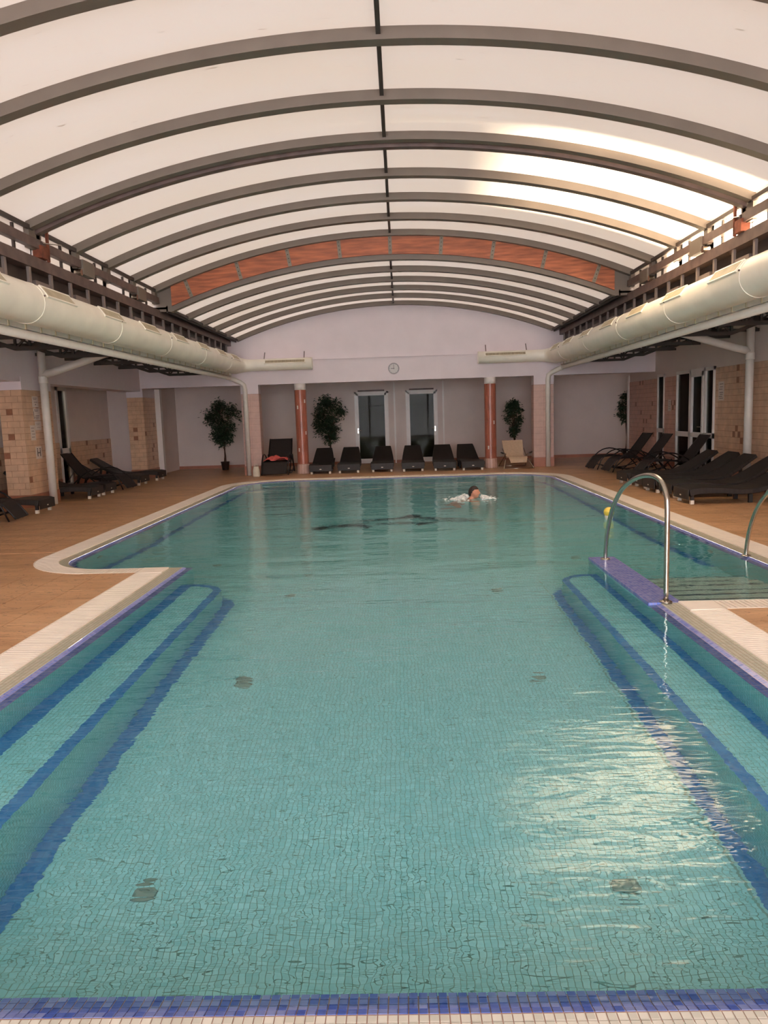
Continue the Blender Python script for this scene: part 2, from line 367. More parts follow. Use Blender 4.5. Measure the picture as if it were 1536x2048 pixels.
# ------------------------------------------------------------------ pool outline (the wall line at the water's edge)
def arc(cx, cy, r, a0, a1, n=10):
    return [(cx + r * math.cos(math.radians(a0 + (a1 - a0) * k / n)), cy + r * math.sin(math.radians(a0 + (a1 - a0) * k / n))) for k in range(n + 1)]
WL, WR = -2.40, 2.03      # near pool
FL, FR = -3.95, 3.60      # far pool
YN, YL, YRN, YF = 1.96, 8.32, 6.22, 19.35
path = []      # (x, y); clockwise seen from above with deck on the left hand
path += [(WL, YN), (WL, YL)]
path += arc(FL + .6, YL + .6, .6, 270, 180, 12)
path += arc(FL + 1.1, YF - 1.1, 1.1, 180, 90, 14)
path += arc(FR - 1.1, YF - 1.1, 1.1, 90, 0, 14)
path += [(FR, YRN), (WR, YRN), (WR, YN)]
path = [p for i, p in enumerate(path) if i == 0 or (Vector(p) - Vector(path[i - 1])).length > 1e-4]
def offset(path, dfun):
    n = len(path); out = []
    for i in range(n):
        a = Vector(path[i - 1]); b = Vector(path[i]); c = Vector(path[(i + 1) % n])
        d1 = (b - a).normalized(); d2 = (c - b).normalized()
        n1 = Vector((-d1.y, d1.x)); n2 = Vector((-d2.y, d2.x))
        o1 = dfun((a + b) / 2); o2 = dfun((b + c) / 2)
        p1 = b + n1 * o1; p2 = b + n2 * o2
        cr = d1.x * d2.y - d1.y * d2.x
        if abs(cr) < .5: out.append(tuple(b + (n1 + n2).normalized() * (o1 + o2) / 2))
        else:
            t = ((p2.x - p1.x) * d2.y - (p2.y - p1.y) * d2.x) / cr; out.append(tuple(p1 + d1 * t))
    return out
def D(lip, mosa, gr):
    def f(which):
        def g(mid):
            if abs(mid.y - YRN) < .02 and mid.x > WR + .2: k = (.02, .07, .33)
            elif mid.y < YL + .6 and mid.y > YL - .3 and mid.x < WL - .1:
                t = max(0, min(1, (mid.y - YL) / .6)); k = tuple(a + (b - a) * t for a, b in zip((.05, .11, .36), (lip, mosa, gr)))
            else: k = (lip, mosa, gr)
            return k[which]
        return g
    return f
DD = D(.10, .24, .51)
P0 = path; P1 = offset(path, DD(0)); P2 = offset(path, DD(1)); P3 = offset(path, DD(2))
NP = len(path)
def ring(A, zA, B, zB, name, mat, kind='structure', label=None, parent=None):
    mb = MB()
    for i in range(NP):
        j = (i + 1) % NP
        mb.quad((*A[i], zA), (*A[j], zA), (*B[j], zB), (*B[i], zB))
    o = mb.build(name, mat, parent, keep_world=True)
    return o
# ---- deck with the pool cut out
OUTER = [(-9.6, -4.0), (9.0, -4.0), (9.0, 26.0), (-9.6, 26.0)]
def deck():
    polys = [[Vector((*p, 0)) for p in OUTER], [Vector((*p, 0)) for p in P3]]
    tr = tessellate_polygon(polys); pts = OUTER + P3
    mb = MB(); mb.v = [(x, y, DZ - .004) for x, y in pts]; mb.f = [tuple(t) for t in tr]
    o = mb.build('floor', 'deck', keep_world=True); o['kind'] = 'structure'; o['label'] = 'brown stone-look pool deck around the water'
    for p in o.data.polygons:
        pass
    # make it face upwards
    bm = bmesh.new(); bm.from_mesh(o.data)
    for f in bm.faces:
        if f.normal.z < 0: f.normal_flip()
    bm.to_mesh(o.data); bm.free()
    return o
floor = deck()
# deck tiles laid near the camera, each its own piece with open joints
TS = .40
def inside(pt, poly):
    x, y = pt; c = False; n = len(poly)
    for i in range(n):
        x1, y1 = poly[i]; x2, y2 = poly[i - 1]
        if (y1 > y) != (y2 > y) and x < (x2 - x1) * (y - y1) / (y2 - y1) + x1: c = not c
    return c
def deck_tiles():
    g = .003
    base = raw_mesh(MB().box(-TS / 2 + g, TS / 2 - g, -TS / 2 + g, TS / 2 - g, 0, .005), 'deck_tile', 'deck')
    cnt = 0
    cand = []
    for side, x_edge, ymax in ((-1, WL - .51, 7.95), (1, WR + .51, 5.88), (-1, FL - .52, 13.0), (1, FR + .52, 13.0)):
        far = ymax == 13.0
        y = (9.4 if side < 0 else 7.6) if far else ymax
        while (y + TS < 13 if far else y > 3.2):
            yc = y + TS / 2 if far else y - TS / 2
            for k in range(9 if far else 8):
                xc = x_edge + side * (TS / 2 + k * TS)
                if abs(xc) > 7.1: continue
                if not far and side < 0 and xc < FL - .4 and yc > 8: continue
                cand.append((xc, yc))
            y += TS if far else -TS
    cand.sort(key=lambda c: math.hypot(*c))
    for x, y in cand[:300]: inst('deck_tile', base, (x, y, DZ - .004), floor)
    rest = MB()
    for x, y in cand[300:]: rest.box(x - TS / 2 + g, x + TS / 2 - g, y - TS / 2 + g, y + TS / 2 - g, DZ - .004, DZ + .001)
    if rest.v: tag(rest.build('deck_tile_field', 'deck', floor), kind='stuff')
deck_tiles()
# ---- pool basin
basin = thing('pool_basin', (-.15, 10, -1.4), 'turquoise mosaic swimming pool basin with benches and steps', 'pool', kind='structure')
ZN, ZF = -1.0, -1.4
def zfl(y): return ZN if y < 8.6 else (ZF if y > 11 else ZN + (ZF - ZN) * (y - 8.6) / 2.4)
def pool_walls():
    # wall faces, split by direction so the mosaic runs along each
    groups = {'mos_yz': MB(), 'mos_xz': MB()}
    for i in range(NP):
        j = (i + 1) % NP; a, b = P0[i], P0[j]
        g = 'mos_yz' if abs(b[1] - a[1]) > abs(b[0] - a[0]) else 'mos_xz'
        n = max(1, int((Vector(b) - Vector(a)).length / 1.0))
        for k in range(n):
            p = Vector(a).lerp(Vector(b), k / n); q = Vector(a).lerp(Vector(b), (k + 1) / n)
            groups[g].quad((p.x, p.y, -.022), (q.x, q.y, -.022), (q.x, q.y, ZF - .05), (p.x, p.y, ZF - .05))
    groups['mos_yz'].build('pool_wall', 'mos_yz', basin); groups['mos_xz'].build('pool_wall', 'mos_xz', basin)
pool_walls()
def pool_floor():
    mb = MB(); ys = [YN - .1, 8.6, 11.0, YF + .1]
    for a, b in zip(ys, ys[1:]): mb.quad((FL - .1, a, zfl(a + 1e-6) - .002), (FR + .1, a, zfl(a + 1e-6) - .002), (FR + .1, b, zfl(b) - .002), (FL - .1, b, zfl(b) - .002))
    pf = mb.build('pool_floor', 'mos_floor', basin)
    # near part: single raised tiles with recessed joints
    bed = MB(); bed.quad((-1.785, YN, ZN), (1.51, YN, ZN), (1.51, 8.27, ZN), (-1.785, 8.27, ZN)); bed.build('tile_bed', 'grout', basin)
    rows = []
    x0 = -1.90 + .115; x1 = 1.62 - .095
    nx0 = 0; nx1 = math.floor((x1 - x0) / TP)
    g = TP * .055
    tm = raw_mesh(MB().box(g, TP - g, g, TP - g, 0, .002), 'floor_tile', 'mos_tile')
    jy0 = math.ceil(2.52 / TP); n_ind = 0; st = MB()
    for jy in range(math.ceil(2.05 / TP), math.floor(8.3 / TP)):
        y = jy * TP
        for ix in range(nx0, nx1):
            x = x0 + ix * TP
            if n_ind < 300 and jy >= jy0 and -.9 < x < .8: inst('floor_tile', tm, (x, y, ZN), basin); n_ind += 1; continue
            i = len(st.v); z = ZN + .002
            st.v += [(x + g, y + g, z), (x + TP - g, y + g, z), (x + TP - g, y + TP - g, z), (x + g, y + TP - g, z)]; st.f.append((i, i + 1, i + 2, i + 3))
    tag(st.build('floor_mosaic', 'mos_tile', basin, normals=False), kind='stuff')
    # blue band across the floor in front of the near wall
pool_floor()
def benches():
    ZB = -.43; yend = 7.86
    for s, xw, xe, b1, b2, b3 in ((-1, WL, -1.90, .12, .085, .115), (1, WR, 1.62, .075, .07, .095)):
        r = abs(xe - xw) * .75
        def outline(inset=0):
            xe_ = xe + s * inset; ye_ = yend - inset
            rr = max(.02, r - inset)
            pts = [(xw, YN), (xe_, YN)]
            for k in range(9):
                t = k / 8 * PI / 2
                pts.append((xe_ + s * rr * (1 - math.cos(t)), ye_ - rr + rr * math.sin(t)))
            pts.append((xw, ye_))
            return pts
        o = outline()
        mb = MB(); mb.prism(o, ZN - .02, ZB); bench = mb.build('bench', 'mos_floor', basin)
        # blue edge bands, a few mm proud of the tread
        a = outline(0); b = outline(b2); e = MB()
        for k in range(1, len(a) - 1):
            e.quad((*a[k], ZB + .003), (*a[k + 1], ZB + .003), (*b[k + 1], ZB + .003), (*b[k], ZB + .003))
        e.build('edge_band', 'blue_deep', bench)
        MB().quad((xw, YN, ZB + .004), (xw - s * b1, YN, ZB + .004), (xw - s * b1, yend - .02, ZB + .004), (xw, yend - .02, ZB + .004)).build('wall_band', 'blue_deep', bench)
        c = outline(-b3); f = MB()
        for k in range(1, len(a) - 1):
            f.quad((*a[k], ZN + .004), (*a[k + 1], ZN + .004), (*c[k + 1], ZN + .004), (*c[k], ZN + .004))
        f.build('foot_band', 'blue_deep', bench)
        # riser skin
        rz = MB()
        for k in range(1, len(a) - 1): rz.quad((a[k][0] - s * .001, a[k][1], ZN), (a[k + 1][0] - s * .001, a[k + 1][1] + .001, ZN), (a[k + 1][0] - s * .001, a[k + 1][1] + .001, ZB), (a[k][0] - s * .001, a[k][1], ZB))
        rz.build('riser', 'mos_yz', bench)
benches()
def divider():
    x0, x1, y0, y1 = WR, WR + .27, YRN - .06, 8.17
    d = MB().box(x0, x1, YRN + .001, y1, ZN - .1, -.03).build('divider_wall', 'mos_yz', basin)
    MB().box(x0 - .003, x1 + .003, y0, y1 + .003, -.03, .02).build('cap_tiles', 'blue_xy', d)
    MB().quad((x0 + .002, y1 + .004, -.02), (x1 - .002, y1 + .004, -.02), (x1 - .002, y1 + .004, ZN), (x0 + .002, y1 + .004, ZN)).build('end_tiles', 'mos_xz', d)
    # steps on the far side of the divider
    n = 6; rise = .145
    for k in range(n):
        z = -.04 - rise * k; ya = YRN if k == 0 else YRN + .13 + .31 * (k - 1); yb = YRN + .13 + .31 * k
        st = MB().box(x1, FR, ya, yb, ZN - .12, z).build('step', 'step_tile', basin)
        MB().box(x1, FR, yb - .022, yb + .003, z - .03, z + .003).build('nosing', 'nosing', st)
divider()
# far wall bands on the pool floor
fb = MB()
Pin = offset(path, lambda m: -.10)
for i in range(NP):
    j = (i + 1) % NP; m = (Vector(P0[i]) + Vector(P0[j])) / 2
    if m.y > 8.4:
        n = 10
        for k in range(n):
            a, b = Vector(P0[i]).lerp(Vector(P0[j]), k / n), Vector(P0[i]).lerp(Vector(P0[j]), (k + 1) / n)
            c, d = Vector(Pin[i]).lerp(Vector(Pin[j]), k / n), Vector(Pin[i]).lerp(Vector(Pin[j]), (k + 1) / n)
            if min(a.y, b.y) < 8.5: continue
            fb.quad((a.x, a.y, zfl(a.y) + .003), (b.x, b.y, zfl(b.y) + .003), (d.x, d.y, zfl(d.y) + .003), (c.x, c.y, zfl(c.y) + .003))
fb.build('floor_band', 'blue_deep', basin)
# ---- lip, beige mosaic strip, gutter channel
lip = ring(P0, -.022, P1, .012, 'lip_tiles', 'blue_xy', parent=basin)
cop = ring(P1, .0125, P2, .018, 'coping_tiles', 'coping', parent=basin)
ring(P2, -.03, P3, -.03, 'gutter_channel', 'grate_void', parent=basin)
kerb = MB()
for i in range(NP):
    j = (i + 1) % NP
    kerb.quad((*P2[i], .018), (*P2[j], .018), (*P2[j], -.03), (*P2[i], -.03)); kerb.quad((*P3[i], DZ), (*P3[j], DZ), (*P3[j], -.03), (*P3[i], -.03))
kerb.build('gutter_side', 'grate_void', basin)
# near edge: every tile of the lip and the strip is a piece of its own
def near_edge():
    g = .0016
    bt = raw_mesh(MB().box(g, TP - g, 0, TP * 1.0 - 2 * g, 0, .003), 'lip_tile', 'blue_tile')
    ct = raw_mesh(MB().box(g, TP - g, 0, TP - 2 * g, 0, .003), 'coping_tile', 'coping_tile')
    sl = math.atan2(.034, .10)
    MB().quad((-1.35, 1.87, .0128), (1.2, 1.87, .0128), (1.2, 1.60, .0188), (-1.35, 1.60, .0188)).build('coping_bed', 'coping_grout', basin)
    MB().quad((-1.35, 1.962, -.0212), (1.2, 1.962, -.0212), (1.2, 1.862, .0128), (-1.35, 1.862, .0128)).build('lip_bed', 'coping_grout', basin)
    for r in range(4):
        t = r * TP
        for k in range(-48, 42):
            x = k * TP + .004
            inst('lip_tile', bt, (x, 1.866 + t * math.cos(sl) + g, .0118 - t * math.sin(sl)), basin, rot=(-sl, 0, 0))
    for r in range(3):
        for k in range(-46, 40):
            inst('coping_tile', ct, (k * TP + .004, 1.862 - (r + 1) * TP + g, .0135 + .0006 * r), basin)
near_edge()
# ---- overflow gratings
def grating(name, pts2, pts3, label, skip=0):
    """slats laid across the channel between two edge lines"""
    o = thing(name, ((pts2[0][0] + pts3[0][0]) / 2, (pts2[0][1] + pts3[0][1]) / 2, .0), label, 'grating', 'white overflow gratings around the pool')
    sl = MB(); pit = .042
    for i in range(len(pts2) - 1):
        a, b = Vector(pts2[i]), Vector(pts2[i + 1]); c, d = Vector(pts3[i]), Vector(pts3[i + 1])
        L = (d - c).length; n = max(1, round(L / pit))
        for k in range(n):
            t0, t1 = (k + .13) / n, (k + .87) / n
            p, q = a.lerp(b, t0), a.lerp(b, t1); r, s = c.lerp(d, t1), c.lerp(d, t0)
            i0 = len(sl.v)
            sl.v += [(p.x, p.y, .026), (q.x, q.y, .026), (r.x, r.y, .032), (s.x, s.y, .032), (p.x, p.y, .008), (q.x, q.y, .008), (r.x, r.y, .014), (s.x, s.y, .014)]
            for f in ((0, 1, 2, 3), (0, 4, 5, 1), (1, 5, 6, 2), (2, 6, 7, 3), (3, 7, 4, 0)): sl.f.append(tuple(i0 + x for x in f))
    tag(sl.build('slats', 'grate', o), kind='stuff')
    fr = MB()
    for i in range(len(pts2) - 1):
        for A, zz in ((pts2, .022), (pts3, .028)):
            a, b = Vector(A[i]), Vector(A[i + 1])
            fr.bar((a.x, a.y, zz - .004), (b.x, b.y, zz - .004), .016, .018)
    # middle runner joining the slats
    for i in range(len(pts2) - 1):
        a = (Vector(pts2[i]) + Vector(pts3[i])) / 2; b = (Vector(pts2[i + 1]) + Vector(pts3[i + 1])) / 2
        fr.bar((a.x, a.y, .018), (b.x, b.y, .018), .012, .012)
    fr.build('edge_rail', 'grate', o)
    return o
def seg(A, i, j): return [A[k % NP] for k in range(i, j + 1)]
iL = 1                                    # index of the left notch corner
iA = 2                                    # start of small left arc
kfar = [k for k, p in enumerate(path) if abs(p[0] - FL) < 1e-3]
kr = [k for k, p in enumerate(path) if abs(p[0] - FR) < 1e-3]
ic = [k for k, p in enumerate(path) if abs(p[0] - FR) < 1e-3 and abs(p[1] - YRN) < 1e-3][0]
def trim(A, B, d0, d1):   # shorten the first and the last piece of a strip
    A = [Vector(a) for a in A]; B = [Vector(b) for b in B]
    if d0:
        u = (B[1] - B[0]).normalized(); A[0] = A[0] + u * (d0 - (A[0] - B[0]).dot(u)) ; B[0] = B[0] + u * d0
    if d1:
        u = (B[-2] - B[-1]).normalized(); A[-1] = A[-1] + u * (d1 - (A[-1] - B[-1]).dot(u)); B[-1] = B[-1] + u * d1
    return [tuple(a) for a in A], [tuple(b) for b in B]
# left near run, ends short of the corner plates
a, b = seg(P2, 0, 1), seg(P3, 0, 1)
a2, b2 = [(a[0][0], YN - .24), (a[1][0], b[1][1] - .02)], [(b[0][0], YN - .24), (b[1][0], b[1][1] - .02)]
grating('overflow_grating', a2, b2, 'straight white slatted grating along the left side of the near pool')
a, b = seg(P2, 1, 14 + 16), seg(P3, 1, 14 + 16)
iend = kr[0]
a, b = seg(P2, 1, iend), seg(P3, 1, iend)
a[0] = (b[0][0] - .02, a[0][1]); b[0] = (b[0][0] - .02, b[0][1])
ksp = max(kfar) if False else kfar[0]
grating('overflow_grating', a[:kfar[0] - 1 + 1], b[:kfar[0] - 1 + 1], 'curved white slatted grating around the left bulge of the pool')
grating('overflow_grating', a[kfar[0] - 1:], b[kfar[0] - 1:], 'long white slatted grating along the left side and far end of the pool')
a, b = seg(P2, kr[0], ic), seg(P3, kr[0], ic)
a[-1] = (a[-1][0], b[-1][1]); 
grating('overflow_grating', a, b, 'straight white slatted grating along the right side of the far pool')
gx2 = WR + .24; gx3 = WR + .51; gy2 = YRN - .07; gy3 = YRN - .33
grating('overflow_grating', [(FR + .0, gy2), (gx3 + .02, gy2)], [(FR + .0, gy3), (gx3 + .02, gy3)], 'short white slatted grating behind the steps on the right')
grating('overflow_grating', [(gx2, gy3 - .02), (gx2, YN - .24)], [(gx3, gy3 - .02), (gx3, YN - .24)], 'straight white slatted grating along the right side of the near pool')
cp = MB().box(gx2, gx3 + .015, gy3 - .015, gy2, .005, .032).build('corner_plate', 'grate', bevel=.003)
tag(cp, 'smooth cream corner plate of the grating beside the steel handrail', 'plate')
cpl = MB().prism([(P2[1][0], P2[1][1]), (P3[1][0] - .01, P2[1][1]), (P3[1][0] - .01, P3[1][1] - .02), (P2[1][0], P3[1][1] - .02)], .005, .032).build('corner_plate', 'grate', bevel=.003)
tag(cpl, 'smooth cream corner plate of the grating on the left', 'plate')
# ---- water
def water():
    tr = tessellate_polygon([[Vector((*p, 0)) for p in P0]])
    lipw = offset(path, lambda m: .062)
    tr = tessellate_polygon([[Vector((*p, 0)) for p in lipw]])
    mb = MB(); mb.v = [(x, y, 0) for x, y in lipw]; mb.f = [tuple(t) for t in tr]
    o = mb.build('water', 'water', keep_world=True, normals=False)
    bm = bmesh.new(); bm.from_mesh(o.data)
    for f in bm.faces:
        if f.normal.z < 0: f.normal_flip()
    bm.to_mesh(o.data); bm.free()
    tag(o, 'clear rippling turquoise pool water', 'water', kind='stuff')
water()
# ------------------------------------------------------------------ walls and ceilings
YB = 21.55        # plane of the far gable wall and columns
YBACK = 25.2
XWL, XWR = -7.40, 7.20
ZB = 2.60         # underside of the far beam
def arch_z(x, crown, half, rise):
    Rr = (half * half + rise * rise) / (2 * rise); return crown - Rr + math.sqrt(max(0, Rr * Rr - (x - XC) ** 2))
def gable():
    mb = MB(); n = 40; pts = []
    for k in range(n + 1):
        x = XC - 4.62 + 9.24 * k / n; pts.append((x, arch_z(x, 4.74, 4.4, .85)))
    poly = [(XWL - 1.6, ZB), (XWL - 1.6, 3.42), (XC - 5.1, 3.42), (XC - 5.1, 3.88), (XC - 4.63, 3.88)] + pts + [(XC + 4.63, 3.88), (XC + 5.1, 3.88), (XC + 5.1, 3.42), (XWR + 1.2, 3.42), (XWR + 1.2, ZB)]
    mb.prism([(x, z) for x, z in poly], YB, YB + .28, 'xz')
    o = mkstruct(mb, 'wall_far', 'white_wall', 'white far gable wall with a shallow ledge and beam')
    MB().box(XC - 4.4, XC + 4.4, YB - .05, YB, 3.25, 3.29).build('ledge', 'white_wall', o)
    for s in (-1, 1):
        a_, b_ = sorted((XC + s * 4.38, XC + s * 5.1)); MB().box(a_, b_, YB + .002, YB + .27, 3.7, 4.02).build('corner_block', 'white_wall', o)
    return o
gable()
mkstruct(MB().box(XWL - 1.6, XWR + 1.4, YBACK, YBACK + .15, 0, 2.95), 'wall_back', 'aisle_wall', 'beige back wall behind the columns')
mkstruct(MB().box(XWL - 1.6, XWR + 1.4, YB + .28, YBACK, 2.85, 3.0), 'ceiling', 'ceil', 'flat ceiling of the recess behind the columns')
mkstruct(MB().box(XWL - .6, XWR + .6, YBACK - .015, YBACK, DZ, DZ + .1), 'baseboard_back', 'skirt')
# side aisle ceilings
mkstruct(MB().box(-9.6, XC - 4.85, -4, YB, 3.36, 3.5), 'ceiling', 'ceil', 'flat ceiling over the left aisle')
mkstruct(MB().box(XC + 4.85, 9.0, -4, YB, 3.36, 3.5), 'ceiling', 'ceil', 'flat ceiling over the right aisle')
# ---- tiled faces
TW, TH = .25, .125
def tile_face(parent, plane, c, a0, a1, z0, z1, face, mats=('walltile', 'accent'), holes=(), cap=300, tw=TW, th=TH, acc=.06, bond=True):
    """tiles standing proud of a wall; plane 'x' (c = x, runs along y) or 'y' (c = y, runs along x); face = +1/-1 outward"""
    g = .004; t = .008
    cells = []
    nz = max(1, round((z1 - z0) / th)); hh = (z1 - z0) / nz
    for j in range(nz):
        za = z0 + j * hh; sh = (tw / 2 if (bond and j % 2) else 0); a = a0 - sh
        while a < a1 - 1e-3:
            p, q = max(a, a0), min(a + tw, a1)
            a += tw
            if q - p < .03: continue
            if any(h[0] < q and p < h[1] and h[2] < za + hh and za < h[3] for h in holes):
                for h in holes:
                    if h[2] < za + hh and za < h[3]:
                        if p < h[0] < q: q = h[0]
                        elif p < h[1] < q: p = h[1]
                        elif h[0] <= p and q <= h[1]: q = p
                if q - p < .03: continue
            if R.random() < acc and q - p > tw * .9:
                m = p + tw / 2; cells.append((p, m, za, za + hh, 1)); cells.append((m, q, za, za + hh, 0))
            else: cells.append((p, q, za, za + hh, 0))
    cells.sort(key=lambda k: math.hypot((k[0] + k[1]) / 2 if plane == 'x' else c, c if plane == 'x' else (k[0] + k[1]) / 2))
    cache = {}; rest = [MB(), MB()]
    for n, (p, q, za, zb, ac) in enumerate(cells):
        key = (round(q - p, 3), ac)
        if n < cap:
            if key not in cache:
                wd = q - p; mb = MB()
                if plane == 'x': mb.box(0, face * t, g, wd - g, g, hh - g)
                else: mb.box(g, wd - g, 0, face * t, g, hh - g)
                cache[key] = raw_mesh(mb, 'wall_tile', mats[ac])
            inst('wall_tile', cache[key], (c, p, za) if plane == 'x' else (p, c, za), parent)
        else:
            if plane == 'x': rest[ac].box(c, c + face * t, p + g, q - g, za + g, zb - g)
            else: rest[ac].box(p + g, q - g, c, c + face * t, za + g, zb - g)
    for k in (0, 1):
        if rest[k].v: tag(rest[k].build('wall_tiling', mats[k], parent), kind='stuff')
# ---- right wall
def right_wall():
    y_d0, y_d1, zd = 17.45, 19.80, 2.50          # glazed door
    y_w0, y_w1, zw0, zw1 = 20.75, 21.30, .0, 2.50  # narrow window
    mb = MB(); X = XWR
    def b(y0, y1, z0, z1): mb.box(X, X + .25, y0, y1, z0, z1)
    b(-4, y_d0, 0, 3.4); b(y_d1, y_w0, 0, 3.4); b(y_w1, 23.9, 0, 3.4); b(y_d0, y_d1, zd, 3.4); b(y_w0, y_w1, zd, 3.4)
    o = mkstruct(mb, 'wall_right', 'aisle_wall', 'right aisle wall, sand tiles below white plaster')
    bed = MB().box(X - .004, X, 12.0, y_d0, DZ, 2.46).build('tile_bed', 'wallgrout', o)
    MB().box(X - .004, X, y_d1, y_w0, DZ, 2.40).build('tile_bed', 'wallgrout', o)
    MB().box(X - .004, X, y_w1, 23.9, DZ, 2.40).build('tile_bed', 'wallgrout', o)
    tile_face(o, 'x', X - .004, 12.0, y_d0, .28, 2.46, -1, cap=300)
    tile_face(o, 'x', X - .004, y_d1, y_w0, .28, 2.40, -1, ('walltile2', 'accent'), cap=0)
    tile_face(o, 'x', X - .004, y_w1, 23.9, .28, 2.40, -1, ('walltile2', 'accent'), cap=0)
    for p, q in ((12.0, y_d0), (y_d1, y_w0), (y_w1, 23.9)): MB().box(X - .016, X, p, q, DZ, .27).build('skirting', 'skirt', o)
    # rooms behind the openings
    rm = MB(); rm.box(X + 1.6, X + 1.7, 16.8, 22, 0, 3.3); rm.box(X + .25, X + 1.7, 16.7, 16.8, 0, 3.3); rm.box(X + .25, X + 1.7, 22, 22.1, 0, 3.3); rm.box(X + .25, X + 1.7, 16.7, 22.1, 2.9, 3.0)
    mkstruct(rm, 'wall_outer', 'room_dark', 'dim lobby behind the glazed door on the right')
    # glazed door with side lights
    d = thing('door_1', (X, (y_d0 + y_d1) / 2, 0), 'white framed glazed door with side lights in right wall', 'door', kind='structure')
    fw = .09
    cuts = [y_d0, y_d0 + .52, y_d0 + 1.42, y_d1]
    fr = MB()
    for yv in cuts: fr.box(X - .05, X + .06, yv - (0 if yv == cuts[0] else fw * .55), yv + (0 if yv == cuts[-1] else fw * .55), DZ, zd)
    fr.box(X - .05, X + .06, y_d0, y_d1, zd - .08, zd); fr.box(X - .05, X + .06, y_d0, y_d1, .86, .98); fr.box(X - .05, X + .06, y_d0, y_d1, DZ, DZ + .07)
    fr.build('door_frame', 'white_paint', d)
    lf = MB(); ya, yb = cuts[1] + .05, cuts[2] - .05
    for p, q, r, s in ((ya, ya + .09, DZ + .05, zd - .08), (yb - .09, yb, DZ + .05, zd - .08)): lf.box(X - .065, X - .01, p, q, r, s)
    lf.box(X - .065, X - .01, ya, yb, zd - .19, zd - .08); lf.box(X - .065, X - .01, ya, yb, .87, .97); lf.box(X - .065, X - .01, ya, yb, DZ + .05, .18)
    leaf = lf.build('door_leaf', 'white_paint', d)
    hd = MB(); hd.tube([(X - .065, ya + .05, 1.12), (X - .11, ya + .05, 1.12), (X - .115, ya + .17, 1.12)], .011, 8); hd.build('door_handle', 'steel', leaf)
    for p, q in zip(cuts, cuts[1:]):
        for r, s in ((DZ + .05, .88), (.96, zd - .06)): MB().box(X - .004, X + .004, p + .02, q - .02, r, s).build('pane', 'door_glass', d)
    wd = thing('window_1', (X, (y_w0 + y_w1) / 2, .0), 'narrow white framed window in right wall behind the loungers', 'window', kind='structure')
    fr = MB()
    for p, q in ((y_w0, y_w0 + .06), (y_w1 - .06, y_w1)): fr.box(X - .03, X + .06, p, q, DZ, zw1)
    fr.box(X - .03, X + .06, y_w0, y_w1, zw1 - .07, zw1); fr.box(X - .03, X + .06, y_w0, y_w1, .92, 1.03); fr.box(X - .03, X + .06, y_w0, y_w1, DZ, DZ + .08); fr.build('window_frame', 'white_paint', wd)
    for r, s in ((DZ, .93), (1.02, zw1)): MB().box(X - .004, X + .004, y_w0 + .03, y_w1 - .03, r, s).build('pane', 'door_glass', wd)
    # the end pier with a white edge where the wall stops
    MB().box(X - .04, X + .3, 23.9, 24.05, DZ, 2.6).build('end_trim', 'white_paint', o)
right_wall()
mkstruct(MB().box(XWR + 1.7, XWR + 1.8, 11, 25.2, 0, 3.4), 'wall_outer', 'facade', 'outer wall of the right aisle')
